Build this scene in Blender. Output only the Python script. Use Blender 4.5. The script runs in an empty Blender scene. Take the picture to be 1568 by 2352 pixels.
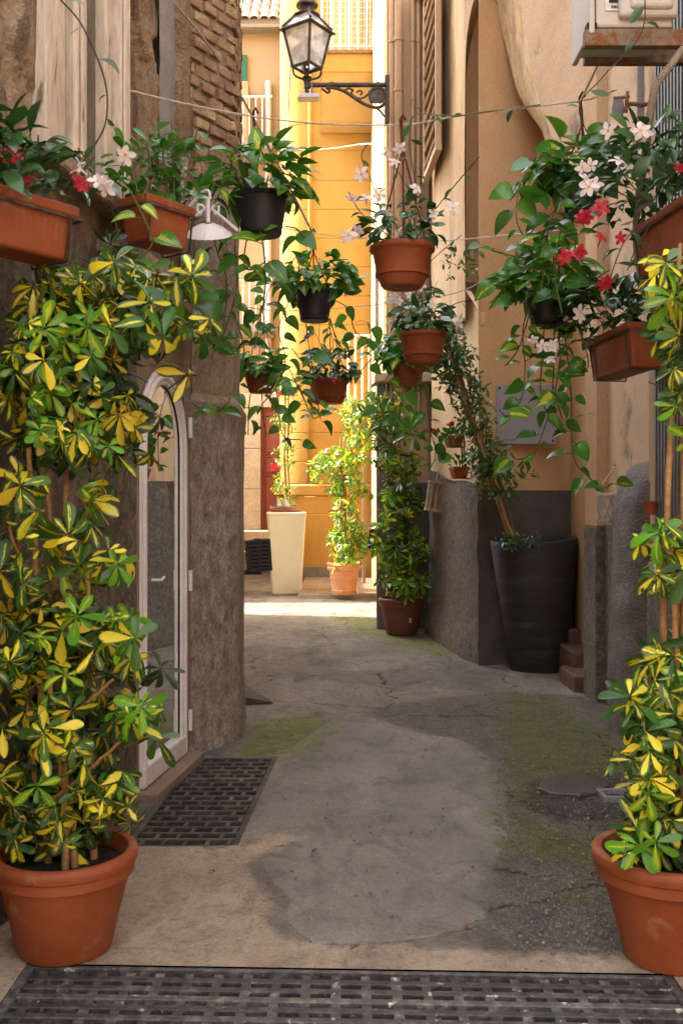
import bpy, math, random
import numpy as np
from mathutils import Vector, Matrix, noise
R = math.radians
rnd = random.Random(11)
sc = bpy.context.scene
COL = sc.collection

# ---------------------------------------------------------------- camera, sky, sun, exposure
CAM_H = 1.4
cam_d = bpy.data.cameras.new('camera')
cam_d.sensor_fit = 'VERTICAL'; cam_d.sensor_height = 36.0; cam_d.lens = 35.0
cam_d.shift_y = -0.011; cam_d.clip_start = 0.05; cam_d.clip_end = 500
cam = bpy.data.objects.new('camera', cam_d); COL.objects.link(cam)
cam.location = (0, 0, CAM_H); cam.rotation_euler = (R(90), 0, 0)
cam_d.dof.use_dof = True; cam_d.dof.focus_distance = 7.5; cam_d.dof.aperture_fstop = 8.0
sc.camera = cam

SUN_EL, SUN_AZ = 46.0, -77.0        # degrees; azimuth from +Y towards +X
sx = math.sin(R(SUN_AZ)) * math.cos(R(SUN_EL)); sy = math.cos(R(SUN_AZ)) * math.cos(R(SUN_EL)); sz = math.sin(R(SUN_EL))
world = bpy.data.worlds.new('World'); sc.world = world; world.use_nodes = True
wn = world.node_tree
sky = wn.nodes.new('ShaderNodeTexSky'); sky.sky_type = 'NISHITA'; sky.sun_disc = False
sky.sun_elevation = R(SUN_EL); sky.sun_rotation = R(SUN_AZ)
sky.air_density = 0.7; sky.dust_density = 2.5; sky.ozone_density = 0.4
hsv = wn.nodes.new('ShaderNodeHueSaturation'); hsv.inputs['Saturation'].default_value = 0.32
wn.links.new(sky.outputs[0], hsv.inputs['Color']); wn.links.new(hsv.outputs[0], wn.nodes['Background'].inputs[0])
wn.nodes['Background'].inputs[1].default_value = 0.15
sun_d = bpy.data.lights.new('sun', 'SUN'); sun_d.energy = 2.0; sun_d.angle = R(0.5); sun_d.color = (1.0, 0.92, 0.80)
sun = bpy.data.objects.new('sun', sun_d); COL.objects.link(sun)
sun.location = (-10, 10, 20)
sun.rotation_euler = Vector((sx, sy, sz)).to_track_quat('Z', 'Y').to_euler()
sc.view_settings.view_transform = 'Standard'; sc.view_settings.look = 'None'
sc.view_settings.gamma = 1.0; sc.view_settings.use_curve_mapping = False
sc.view_settings.exposure = 3.4

# ---------------------------------------------------------------- measuring helpers (photo 1568 px wide -> metres at a real distance)
F, CX, HY = 2287.0, 784.0, 1150.0
def at(px, py, d): return Vector(((px - CX) * d / F, d, CAM_H + (HY - py) * d / F))
def gd(py): return F * CAM_H / (py - HY)
def onground(px, py): d = gd(py); return Vector(((px - CX) * d / F, d, 0.0))
def zat(py, d): return CAM_H + (HY - py) * d / F
def xat(px, d): return (px - CX) * d / F
def hit(px, py, p0, p1):
    """point where the sight line meets the upright plane through plan points p0, p1"""
    dx = (px - CX) / F
    ex, ey = p1[0] - p0[0], p1[1] - p0[1]
    # p0 + k e = (dx*d, d)
    d = (p0[0] * ey - p0[1] * ex) / (dx * ey - ex)
    return at(px, py, d)
def fb(x, y, z, s=1.0, o=4): return noise.fractal(Vector((x * s, y * s, z * s)), 1.0, 2.0, o)

# ---------------------------------------------------------------- mesh helpers
class MB:
    def __init__(s): s.v = []; s.f = []; s.uv = None; s.att = {}
    def add(s, vs, fs):
        o = len(s.v); s.v.extend([tuple(p) for p in vs]); s.f.extend([tuple(i + o for i in f) for f in fs]); return s
    def poly(s, pts): return s.add(pts, [tuple(range(len(pts)))])
    def box(s, c, size, m=None):
        c = Vector(c); hx, hy, hz = size[0] / 2, size[1] / 2, size[2] / 2
        vs = [Vector((x, y, z)) for x in (-hx, hx) for y in (-hy, hy) for z in (-hz, hz)]
        if m is not None: vs = [m @ v for v in vs]
        return s.add([v + c for v in vs], [(0, 1, 3, 2), (4, 6, 7, 5), (0, 4, 5, 1), (2, 3, 7, 6), (0, 2, 6, 4), (1, 5, 7, 3)])
    def frustum(s, c0, h0, c1, h1, m=None):
        """rectangular frustum: centre/half sizes (x,y) at the bottom and at the top"""
        vs = []
        for c, h in ((c0, h0), (c1, h1)):
            for a, b in ((-1, -1), (1, -1), (1, 1), (-1, 1)):
                p = Vector((a * h[0], b * h[1], 0)); p = (m @ p if m is not None else p) + Vector(c); vs.append(p)
        return s.add(vs, [(3, 2, 1, 0), (4, 5, 6, 7), (0, 1, 5, 4), (1, 2, 6, 5), (2, 3, 7, 6), (3, 0, 4, 7)])
    def tube(s, pts, r, n=8, cap=True):
        pts = [Vector(p) for p in pts]; m = len(pts); rs = r if isinstance(r, (list, tuple)) else [r] * m
        vs = []; up = None
        for i, p in enumerate(pts):
            t = (pts[min(i + 1, m - 1)] - pts[max(i - 1, 0)])
            t = t.normalized() if t.length > 1e-9 else Vector((0, 0, 1))
            if up is None:
                up = Vector((0, 0, 1)) if abs(t.z) < 0.9 else Vector((1, 0, 0))
            a = t.cross(up)
            if a.length < 1e-6: a = t.orthogonal()
            a.normalize(); b = a.cross(t).normalized(); up = b
            for k in range(n):
                q = 2 * math.pi * k / n; vs.append(p + (a * math.cos(q) + b * math.sin(q)) * rs[i])
        fs = [(i * n + k, i * n + (k + 1) % n, (i + 1) * n + (k + 1) % n, (i + 1) * n + k) for i in range(m - 1) for k in range(n)]
        if cap: fs += [tuple(range(n))[::-1], tuple((m - 1) * n + k for k in range(n))]
        return s.add(vs, fs)
    def lathe(s, prof, n=32, c=(0, 0, 0), m=None, wob=None):
        c = Vector(c); vs = []
        for r, z in prof:
            for k in range(n):
                q = 2 * math.pi * k / n; rr = r * (wob(q) if wob else 1)
                p = Vector((rr * math.cos(q), rr * math.sin(q), z)); vs.append((m @ p if m is not None else p) + c)
        M = len(prof)
        fs = [(i * n + k, i * n + (k + 1) % n, (i + 1) * n + (k + 1) % n, (i + 1) * n + k) for i in range(M - 1) for k in range(n)]
        if prof[0][0] > 1e-4: fs.append(tuple(range(n))[::-1])
        if prof[-1][0] > 1e-4: fs.append(tuple((M - 1) * n + k for k in range(n)))
        return s.add(vs, fs)
    def grid(s, P, holes=None):
        """P: rows of points; holes(i, j) True drops that cell"""
        nr, nc = len(P), len(P[0]); vs = [p for row in P for p in row]
        fs = [(i * nc + j, i * nc + j + 1, (i + 1) * nc + j + 1, (i + 1) * nc + j) for i in range(nr - 1) for j in range(nc - 1) if not (holes and holes(i, j))]
        return s.add(vs, fs)
    def mesh(s, name, mat=None, smooth=None):
        me = bpy.data.meshes.new(name); me.from_pydata(s.v, [], s.f)
        if s.uv is not None:
            l = me.uv_layers.new(name='UVMap')
            vi = np.empty(len(me.loops), dtype=np.int32); me.loops.foreach_get('vertex_index', vi)
            l.data.foreach_set('uv', np.asarray(s.uv, dtype=np.float32)[vi].ravel())
        for k, vals in s.att.items():
            a = me.attributes.new(k, 'FLOAT', 'POINT'); a.data.foreach_set('value', np.asarray(vals, dtype=np.float32))
        if mat: me.materials.append(mat)
        if smooth is not None:
            me.shade_smooth()
            if smooth < 180: me.set_sharp_from_angle(angle=R(smooth))
        me.update(); return me

def thing(name, label, cat, base=(0, 0, 0), group=None):
    o = bpy.data.objects.new(name, None); COL.objects.link(o); o.empty_display_size = 0.1
    o.location = base; o['label'] = label; o['category'] = cat
    if group: o['group'] = group
    return o
def put(name, me, parent=None):
    o = bpy.data.objects.new(name, me); COL.objects.link(o)
    if parent: o.parent = parent
    return o
def origin_of(p):
    v = Vector((0, 0, 0))
    while p is not None: v += p.location; p = p.parent
    return v
def part(parent, name, mb, mat, smooth=None, bevel=0.0, seg=2):
    """mesh given in world coordinates, hung under parent (parents are never turned)"""
    c = Vector((0, 0, 0)); n = len(mb.v)
    lo = [min(v[i] for v in mb.v) for i in range(3)]; hi = [max(v[i] for v in mb.v) for i in range(3)]
    c = Vector(((lo[0] + hi[0]) / 2, (lo[1] + hi[1]) / 2, lo[2]))
    mb.v = [(v[0] - c.x, v[1] - c.y, v[2] - c.z) for v in mb.v]
    o = put(name, mb.mesh(name, mat, smooth), parent)
    o.location = c - origin_of(parent)
    if bevel:
        b = o.modifiers.new('bevel', 'BEVEL'); b.width = bevel; b.segments = seg; b.limit_method = 'ANGLE'; b.angle_limit = R(35)
    return o
def single(name, label, cat, mb, mat, smooth=None, bevel=0.0, group=None):
    o = part(None, name, mb, mat, smooth, bevel); o['label'] = label; o['category'] = cat
    if group: o['group'] = group
    return o
def structure(name, mb, mat, smooth=None, bevel=0.0, kind='structure'):
    o = put(name, mb.mesh(name, mat, smooth)); o['kind'] = kind; o['label'] = name.replace('_', ' ')
    if bevel:
        b = o.modifiers.new('bevel', 'BEVEL'); b.width = bevel; b.segments = 2; b.limit_method = 'ANGLE'; b.angle_limit = R(35)
    return o
def frame_m(axis, normal):
    """3x3 with local y along axis and local z near normal"""
    y = Vector(axis).normalized(); x = y.cross(Vector(normal))
    if x.length < 1e-5: x = y.orthogonal()
    x.normalize(); z = x.cross(y).normalized()
    return Matrix((x, y, z)).transposed()
def inst(parent, name, me, loc, m3, scale=1.0):
    o = bpy.data.objects.new(name, me); COL.objects.link(o); o.parent = parent
    o.location = Vector(loc) - origin_of(parent)
    o.rotation_mode = 'QUATERNION'; o.rotation_quaternion = m3.to_quaternion(); o.scale = (scale,) * 3 if not isinstance(scale, (tuple, list)) else scale
    return o
def smooth_path(pts, n=6):
    pts = [Vector(p) for p in pts]
    if len(pts) < 3: return pts
    out = []
    for i in range(len(pts) - 1):
        p0 = pts[max(i - 1, 0)]; p1 = pts[i]; p2 = pts[i + 1]; p3 = pts[min(i + 2, len(pts) - 1)]
        for k in range(n):
            t = k / n
            out.append(0.5 * ((2 * p1) + (p2 - p0) * t + (2 * p0 - 5 * p1 + 4 * p2 - p3) * t * t + (3 * p1 - p0 - 3 * p2 + p3) * t ** 3))
    out.append(pts[-1]); return out

# ---------------------------------------------------------------- materials
class NT:
    def __init__(s, name):
        s.m = bpy.data.materials.new(name); s.m.use_nodes = True; s.t = s.m.node_tree
        s.b = s.t.nodes['Principled BSDF']; s.out = s.t.nodes['Material Output']
    def n(s, typ, ins=None, **props):
        nd = s.t.nodes.new('ShaderNode' + typ)
        for k, v in props.items(): setattr(nd, k, v)
        for k, v in (ins or {}).items(): s.set(nd.inputs[k], v)
        return nd
    def set(s, sock, v):
        if isinstance(v, bpy.types.NodeSocket): s.t.links.new(v, sock)
        else:
            if isinstance(v, (tuple, list)) and len(v) == 3 and sock.type == 'RGBA': v = (*v, 1)
            sock.default_value = v
    def math(s, op, a, b=None, clamp=False):
        nd = s.n('Math', {0: a}, operation=op, use_clamp=clamp)
        if b is not None: s.set(nd.inputs[1], b)
        return nd.outputs[0]
    def mix(s, f, a, b, blend='MIX'):
        nd = s.n('Mix', None, data_type='RGBA', blend_type=blend)
        s.set(nd.inputs['Factor'], f); s.set(nd.inputs[6], a); s.set(nd.inputs[7], b); return nd.outputs[2]
    def ramp(s, f, stops):
        nd = s.n('ValToRGB', {0: f}); e = nd.color_ramp.elements
        while len(e) < len(stops): e.new(0.5)
        for el, (p, c) in zip(e, stops): el.position = p; el.color = (*c, 1) if len(c) == 3 else c
        return nd.outputs[0]
    def step(s, v, lo, hi):
        return s.n('MapRange', {0: v, 1: lo, 2: hi, 3: 0.0, 4: 1.0}, interpolation_type='SMOOTHSTEP').outputs[0]
    def coord(s, kind='Object', scale=(1, 1, 1)):
        tc = s.n('TexCoord'); mp = s.n('Mapping', {'Vector': tc.outputs[kind], 'Scale': scale}); return mp.outputs[0]
    def noise(s, vec, scale, detail=5.0, rough=0.6, dist=0.0):
        return s.n('TexNoise', {'Vector': vec, 'Scale': scale, 'Detail': detail, 'Roughness': rough, 'Distortion': dist}).outputs[0]
    def bump(s, h, strength, dist=0.01, prev=None):
        nd = s.n('Bump', {'Height': h, 'Strength': strength, 'Distance': dist})
        if prev is not None: s.set(nd.inputs['Normal'], prev)
        return nd.outputs[0]

def surf(name, cols, scale=3.0, rough=0.85, bump=0.4, bscale=60, bdist=0.01, speck=0.25, spec=0.25, metal=0.0, stretch=(1, 1, 1), detail=7, world_=True, rand=0.0, big=None):
    """mottled procedural surface: colours along a noise, fine speckle and relief"""
    t = NT(name)
    if world_:
        g = t.n('NewGeometry'); v = t.n('Mapping', {'Vector': g.outputs['Position'], 'Scale': stretch}).outputs[0]
    else: v = t.coord('Object', stretch)
    a = t.noise(v, scale, detail, 0.62, 0.3)
    n = len(cols); stops = [(0.28 + 0.44 * i / max(1, n - 1), c) for i, c in enumerate(cols)]
    c = t.ramp(a, stops)
    f = t.noise(v, bscale, 3.0, 0.6)
    c = t.mix(1.0, c, t.ramp(f, [(0.3, (1 - speck,) * 3), (0.7, (1 + speck * 0.5,) * 3)]), 'MULTIPLY')
    if big:
        b = t.noise(v, big[0], 4.0, 0.6); c = t.mix(t.step(b, big[2], big[3]), c, big[1])
    if rand:
        oi = t.n('ObjectInfo'); hs = t.n('HueSaturation', {'Color': c})
        t.set(hs.inputs['Value'], t.n('MapRange', {0: oi.outputs['Random'], 3: 1 - rand, 4: 1 + rand}).outputs[0])
        t.set(hs.inputs['Hue'], t.n('MapRange', {0: oi.outputs['Random'], 3: 0.5 - rand * 0.06, 4: 0.5 + rand * 0.06}).outputs[0]); c = hs.outputs[0]
    t.set(t.b.inputs['Base Color'], c)
    t.set(t.b.inputs['Roughness'], t.n('MapRange', {0: f, 3: max(0, rough - 0.1), 4: min(1, rough + 0.1)}).outputs[0])
    t.b.inputs['Specular IOR Level'].default_value = spec; t.b.inputs['Metallic'].default_value = metal
    if bump:
        h = t.math('ADD', f, t.math('MULTIPLY', t.noise(v, bscale * 0.22, 6.0, 0.65), 1.6))
        t.set(t.b.inputs['Normal'], t.bump(h, bump, bdist))
    return t.m

def leaf_mat(name, green, edge, yellow=None, ycover=(0.2, 0.8), trans=0.28, gloss=0.33, vein=None, lvar=0.38):
    t = NT(name)
    uv = t.n('UVMap'); sp = t.n('SeparateXYZ', {0: uv.outputs[0]}); u, v = sp.outputs[0], sp.outputs[1]
    oi = t.n('ObjectInfo'); rn = oi.outputs['Random']
    lid = t.n('Attribute', attribute_name='lid').outputs['Fac']
    across = t.math('ABSOLUTE', t.math('SUBTRACT', t.math('MULTIPLY', v, 2.0), 1.0))
    off = t.n('CombineXYZ', {0: t.math('MULTIPLY', u, 1.2), 1: t.math('MULTIPLY', v, 4.0), 2: t.math('ADD', t.math('MULTIPLY', rn, 40.0), t.math('MULTIPLY', lid, 90.0))})
    nz = t.noise(off.outputs[0], 2.4, 3.0, 0.6)
    c = t.mix(nz, green, edge)
    if yellow:
        m = t.math('ADD', across, t.math('MULTIPLY', t.math('SUBTRACT', nz, 0.5), 1.5))
        m = t.math('ADD', m, t.math('MULTIPLY', t.math('MAXIMUM', t.math('SUBTRACT', u, 0.72), 0.0), 1.1))
        rr = t.math('FRACT', t.math('ADD', t.math('MULTIPLY', lid, 1.0), t.math('MULTIPLY', rn, 3.7)))
        thr = t.n('MapRange', {0: rr, 3: ycover[0], 4: ycover[1]}).outputs[0]
        k = t.step(t.math('SUBTRACT', thr, m), -0.07, 0.07)
        c = t.mix(k, c, yellow)
    if vein:
        w = t.math('ABSOLUTE', t.math('SINE', t.math('MULTIPLY', t.math('ADD', u, t.math('MULTIPLY', across, -0.35)), 28.0)))
        c = t.mix(t.math('MULTIPLY', t.step(w, 0.75, 1.0), 0.25), c, vein)
        c = t.mix(t.math('MULTIPLY', t.step(across, 0.06, 0.0), 0.7), c, vein)
    wt = t.math('MULTIPLY', t.step(t.math('ADD', u, t.math('MULTIPLY', nz, 0.5)), 1.18, 1.28), t.step(t.math('FRACT', t.math('MULTIPLY', t.math('ADD', rn, lid), 13.0)), 0.72, 0.78))
    c = t.mix(t.math('MULTIPLY', wt, 0.85), c, (0.16, 0.09, 0.035))
    hs = t.n('HueSaturation', {'Color': c})
    t.set(hs.inputs['Value'], t.n('MapRange', {0: t.math('FRACT', t.math('ADD', rn, lid)), 3: 1 - lvar, 4: 1 + lvar}).outputs[0])
    t.set(hs.inputs['Hue'], t.n('MapRange', {0: t.math('FRACT', t.math('MULTIPLY', rn, 7.0)), 3: 0.487, 4: 0.51}).outputs[0])
    c = hs.outputs[0]
    t.set(t.b.inputs['Base Color'], c); t.b.inputs['Roughness'].default_value = gloss; t.b.inputs['Specular IOR Level'].default_value = 0.45
    tr = t.n('BsdfTranslucent', {'Color': t.mix(1.0, c, (1.35, 1.45, 0.6), 'MULTIPLY')})
    mx = t.n('MixShader', {0: trans, 1: t.b.outputs[0], 2: tr.outputs[0]}); t.set(t.out.inputs[0], mx.outputs[0])
    return t.m

M = {}
M['terracotta'] = surf('terracotta_plastic', [(0.20, 0.048, 0.014), (0.25, 0.062, 0.019), (0.30, 0.080, 0.027)], 5, 0.55, 0.12, 160, 0.003, 0.12, 0.28, big=(8, (0.34, 0.17, 0.10), 0.56, 0.82))
M['terracotta_pale'] = surf('terracotta_clay', [(0.50, 0.22, 0.11), (0.58, 0.27, 0.14), (0.60, 0.32, 0.19)], 8, 0.8, 0.2, 120, 0.004, 0.15)
M['brown_pot'] = surf('brown_plastic', [(0.15, 0.055, 0.035), (0.19, 0.07, 0.045)], 6, 0.5, 0.1, 120, 0.003, 0.1)
M['soil'] = surf('soil', [(0.012, 0.009, 0.007), (0.03, 0.022, 0.015), (0.07, 0.045, 0.03)], 40, 0.95, 1.0, 90, 0.02, 0.4)
M['black_plastic'] = surf('black_plastic', [(0.012, 0.012, 0.013), (0.02, 0.019, 0.02)], 10, 0.5, 0.25, 220, 0.003, 0.3, 0.4)
M['black_planter'] = surf('black_planter_plastic', [(0.018, 0.018, 0.019), (0.030, 0.029, 0.030)], 3, 0.62, 0.22, 60, 0.004, 0.3, 0.35, stretch=(1, 1, 7), big=(1.6, (0.060, 0.056, 0.052), 0.52, 0.8))
M['cane'] = surf('cane', [(0.20, 0.11, 0.045), (0.33, 0.18, 0.07), (0.42, 0.26, 0.11)], 14, 0.6, 0.2, 80, 0.004, 0.25)
M['bark'] = surf('bark', [(0.10, 0.07, 0.045), (0.20, 0.14, 0.09)], 18, 0.85, 0.5, 90, 0.006, 0.3)
M['stem'] = surf('green_stem', [(0.06, 0.075, 0.02), (0.14, 0.15, 0.04)], 14, 0.5, 0.05, 80, 0.004, 0.15)
M['stem_dark'] = surf('dark_stem', [(0.035, 0.028, 0.015), (0.07, 0.05, 0.025)], 14, 0.6, 0.05, 80, 0.004, 0.15)
M['leaf_var'] = leaf_mat('variegated_leaf', (0.028, 0.088, 0.013), (0.058, 0.15, 0.02), (0.72, 0.60, 0.035), (-0.38, 1.1), 0.20, 0.40)
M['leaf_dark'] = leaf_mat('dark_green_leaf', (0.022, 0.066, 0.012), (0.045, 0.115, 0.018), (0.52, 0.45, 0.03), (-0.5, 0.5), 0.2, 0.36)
M['leaf_inner'] = leaf_mat('shade_tinted_leaf', (0.016, 0.048, 0.011), (0.030, 0.080, 0.016), (0.50, 0.40, 0.025), (-0.6, 0.95), 0.2, 0.4)  # darkened leaf copy, the shade inside the plant put into its colour
M['leaf_young'] = leaf_mat('young_green_leaf', (0.085, 0.26, 0.012), (0.14, 0.34, 0.018), (0.42, 0.45, 0.03), (-0.35, 0.5), 0.3, 0.33)
M['leaf_sun'] = leaf_mat('sun_tinted_leaf', (0.07, 0.16, 0.02), (0.12, 0.22, 0.03), (0.45, 0.42, 0.05), (-0.5, 0.7), 0.45, 0.38)  # brighter leaf copy with sunlight put into its colour
M['leaf_pothos'] = leaf_mat('pothos_leaf', (0.030, 0.115, 0.014), (0.065, 0.20, 0.022), (0.36, 0.44, 0.04), (-0.85, 0.22), 0.25, 0.25, (0.10, 0.22, 0.05))
M['leaf_pothos_y'] = leaf_mat('yellow_pothos_leaf', (0.05, 0.19, 0.018), (0.10, 0.28, 0.03), (0.48, 0.55, 0.06), (-0.4, 0.5), 0.3, 0.25, (0.2, 0.3, 0.07))
M['leaf_mand'] = leaf_mat('glossy_dark_leaf', (0.022, 0.070, 0.022), (0.042, 0.105, 0.030), None, trans=0.15, gloss=0.24, vein=(0.06, 0.12, 0.04))
M['leaf_round'] = leaf_mat('round_green_leaf', (0.032, 0.13, 0.014), (0.065, 0.20, 0.022), None, trans=0.25, gloss=0.28)
M['leaf_small'] = leaf_mat('small_dark_leaf', (0.035, 0.085, 0.020), (0.065, 0.135, 0.030), None, trans=0.2, gloss=0.32)
def petal_mat(name, col, throat, rough=0.55):
    t = NT(name); uv = t.n('UVMap'); sp = t.n('SeparateXYZ', {0: uv.outputs[0]})
    c = t.mix(t.step(sp.outputs[0], 0.24, 0.08), col, throat)
    t.set(t.b.inputs['Base Color'], c); t.b.inputs['Roughness'].default_value = rough
    tr = t.n('BsdfTranslucent', {'Color': c}); mx = t.n('MixShader', {0: 0.3, 1: t.b.outputs[0], 2: tr.outputs[0]}); t.set(t.out.inputs[0], mx.outputs[0]); return t.m
M['white_petal'] = petal_mat('white_petal', (0.82, 0.72, 0.70), (0.75, 0.45, 0.05))
M['red_petal'] = petal_mat('red_petal', (0.42, 0.008, 0.022), (0.30, 0.004, 0.012))
M['pink_petal'] = petal_mat('pink_petal', (0.62, 0.03, 0.16), (0.5, 0.02, 0.08))

M['plaster_old'] = surf('old_plaster', [(0.20, 0.135, 0.085), (0.33, 0.235, 0.15), (0.45, 0.33, 0.215)], 2.2, 0.92, 0.9, 55, 0.02, 0.35, stretch=(1, 1, 0.55), big=(1.3, (0.27, 0.19, 0.125), 0.5, 0.75))
M['plaster_pier'] = surf('pier_render', [(0.23, 0.185, 0.14), (0.36, 0.295, 0.225), (0.48, 0.40, 0.31)], 9.0, 0.95, 1.0, 70, 0.018, 0.4, stretch=(1, 1, 0.5), big=(2.5, (0.10, 0.08, 0.065), 0.55, 0.75))
M['render_dark'] = surf('dark_rough_render', [(0.15, 0.125, 0.10), (0.33, 0.28, 0.23), (0.50, 0.435, 0.365)], 16.0, 0.95, 1.0, 90, 0.012, 0.5, stretch=(1, 1, 0.62), detail=10, big=(3.0, (0.21, 0.175, 0.14), 0.55, 0.8))
M['recess'] = surf('brown_recess_plaster', [(0.20, 0.145, 0.10), (0.28, 0.205, 0.145)], 3, 0.9, 0.4, 60, 0.008, 0.2)
M['stone_exposed'] = surf('exposed_stone', [(0.24, 0.165, 0.10), (0.42, 0.31, 0.19), (0.56, 0.44, 0.29)], 7, 0.95, 1.0, 40, 0.03, 0.4)
M['mortar'] = surf('mortar', [(0.17, 0.122, 0.083), (0.28, 0.205, 0.14)], 6, 0.95, 0.9, 70, 0.015, 0.35)
M['brick'] = surf('brick', [(0.23, 0.145, 0.085), (0.33, 0.215, 0.13), (0.42, 0.295, 0.19)], 9, 0.92, 0.8, 90, 0.01, 0.35, rand=0.25)
M['grey_cement'] = surf('grey_cement', [(0.20, 0.185, 0.17), (0.28, 0.26, 0.24)], 8, 0.9, 0.5, 90, 0.01, 0.25)
M['paint_beige'] = surf('beige_paint', [(0.42, 0.34, 0.255), (0.55, 0.46, 0.36), (0.60, 0.51, 0.41)], 4, 0.6, 0.25, 50, 0.006, 0.25, stretch=(1, 1, 0.2), big=(18, (0.17, 0.125, 0.09), 0.62, 0.70))
M['paint_white'] = surf('white_paint', [(0.60, 0.56, 0.52), (0.74, 0.70, 0.66)], 6, 0.45, 0.1, 90, 0.003, 0.12, 0.4)
M['ochre'] = surf('ochre_plaster', [(0.47, 0.27, 0.13), (0.54, 0.325, 0.165), (0.58, 0.37, 0.205)], 1.6, 0.9, 0.35, 90, 0.006, 0.15, stretch=(1, 1, 0.5), big=(1.1, (0.42, 0.26, 0.15), 0.58, 0.8))
M['ochre_streak'] = surf('streaked_ochre_plaster', [(0.48, 0.315, 0.165), (0.64, 0.445, 0.25), (0.71, 0.53, 0.33)], 6, 0.9, 0.45, 60, 0.01, 0.2, stretch=(1, 1, 0.13), big=(9, (0.25, 0.17, 0.10), 0.68, 0.82))
M['recess_ochre'] = surf('orange_ochre_plaster', [(0.50, 0.30, 0.145), (0.57, 0.355, 0.18), (0.61, 0.40, 0.22)], 1.8, 0.9, 0.3, 90, 0.006, 0.15, stretch=(1, 1, 0.5), big=(1.3, (0.47, 0.29, 0.15), 0.55, 0.8))
M['arch_band'] = surf('weathered_arch_plaster', [(0.30, 0.20, 0.115), (0.60, 0.43, 0.25), (0.70, 0.53, 0.34)], 7, 0.9, 0.5, 60, 0.012, 0.25, stretch=(1, 1, 0.3), big=(7, (0.13, 0.10, 0.07), 0.62, 0.72))
M['pink_plaster'] = surf('pink_plaster', [(0.50, 0.34, 0.215), (0.58, 0.405, 0.265), (0.63, 0.455, 0.315)], 2.2, 0.9, 0.4, 80, 0.006, 0.2, big=(2.6, (0.14, 0.115, 0.08), 0.57, 0.76))
M['roughcast'] = surf('grey_roughcast', [(0.10, 0.082, 0.066), (0.22, 0.18, 0.145), (0.36, 0.30, 0.245)], 30, 0.95, 1.0, 130, 0.02, 0.5, stretch=(1, 1, 0.8), detail=8, big=(2.2, (0.13, 0.105, 0.085), 0.5, 0.8))
M['dado_dark'] = surf('dark_grey_render', [(0.075, 0.065, 0.058), (0.11, 0.096, 0.086), (0.15, 0.13, 0.115)], 3, 0.92, 0.7, 110, 0.01, 0.3)
M['yellow'] = surf('yellow_plaster', [(0.34, 0.178, 0.038), (0.41, 0.232, 0.055), (0.45, 0.27, 0.076)], 1.0, 0.9, 0.2, 60, 0.005, 0.1, stretch=(1, 1, 0.5), big=(1.6, (0.30, 0.15, 0.035), 0.52, 0.8))
M['yellow_pale'] = surf('pale_yellow_plaster', [(0.34, 0.235, 0.125), (0.42, 0.30, 0.165)], 1.2, 0.9, 0.2, 60, 0.005, 0.12)
M['cream'] = surf('cream_plaster', [(0.40, 0.26, 0.10), (0.48, 0.34, 0.15)], 2, 0.9, 0.2, 60, 0.005, 0.12)
M['tan'] = surf('tan_plaster', [(0.46, 0.285, 0.16), (0.54, 0.36, 0.21)], 2.0, 0.9, 0.3, 70, 0.006, 0.15, stretch=(1, 1, 0.3))
M['granite'] = surf('granite', [(0.40, 0.31, 0.21), (0.52, 0.42, 0.30)], 4, 0.85, 0.4, 60, 0.006, 0.4)
M['door_red'] = surf('red_brown_door_paint', [(0.20, 0.055, 0.035), (0.27, 0.08, 0.05)], 5, 0.5, 0.15, 60, 0.004, 0.15, stretch=(1, 1, 0.2), world_=True)
M['roof_tile'] = surf('roof_tile', [(0.42, 0.26, 0.16), (0.55, 0.40, 0.28), (0.66, 0.54, 0.42)], 9, 0.9, 0.5, 50, 0.01, 0.25, rand=0.2)
M['iron'] = surf('dark_iron', [(0.05, 0.038, 0.03), (0.10, 0.075, 0.058), (0.19, 0.125, 0.085)], 14, 0.65, 0.4, 90, 0.005, 0.3, 0.4, 0.5)
M['grate'] = surf('cast_iron_grate', [(0.05, 0.042, 0.036), (0.085, 0.072, 0.062), (0.17, 0.14, 0.115)], 9, 0.6, 0.5, 120, 0.006, 0.35, 0.4, 0.35, rand=0.3)
M['grate_near'] = surf('worn_iron_grate', [(0.045, 0.042, 0.041), (0.085, 0.079, 0.075), (0.22, 0.19, 0.16)], 22, 0.5, 0.5, 120, 0.006, 0.4, 0.5, 0.3, rand=0.35, big=(26, (0.55, 0.48, 0.40), 0.64, 0.70))
M['debris'] = surf('pit_debris', [(0.012, 0.011, 0.010), (0.05, 0.04, 0.032), (0.50, 0.40, 0.28)], 17, 0.9, 0.8, 60, 0.02, 0.4)
M['pit'] = surf('pit_bottom', [(0.002, 0.002, 0.002), (0.006, 0.005, 0.004)], 12, 0.9, 0.6, 60, 0.02, 0.4)
M['rust'] = surf('rusty_steel', [(0.16, 0.10, 0.06), (0.26, 0.20, 0.14), (0.22, 0.085, 0.025), (0.30, 0.13, 0.04)], 16, 0.75, 0.5, 90, 0.006, 0.3, 0.3, 0.3)
M['rail_white'] = surf('white_rail', [(0.55, 0.47, 0.38), (0.70, 0.64, 0.56)], 10, 0.55, 0.2, 60, 0.004, 0.15, big=(14, (0.28, 0.13, 0.06), 0.66, 0.74))
M['green_paint'] = surf('green_shutter_paint', [(0.02, 0.10, 0.05), (0.035, 0.15, 0.08)], 8, 0.5, 0.1, 60, 0.004, 0.15)
M['white_planter'] = surf('white_planter_plastic', [(0.62, 0.57, 0.46), (0.70, 0.66, 0.56)], 2.5, 0.45, 0.06, 90, 0.002, 0.05, 0.4, big=(2.2, (0.58, 0.52, 0.40), 0.55, 0.8))
M['brown_tile'] = surf('brown_floor_tile', [(0.17, 0.105, 0.07), (0.23, 0.15, 0.10)], 6, 0.5, 0.1, 60, 0.003, 0.15, 0.4, rand=0.12)
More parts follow.
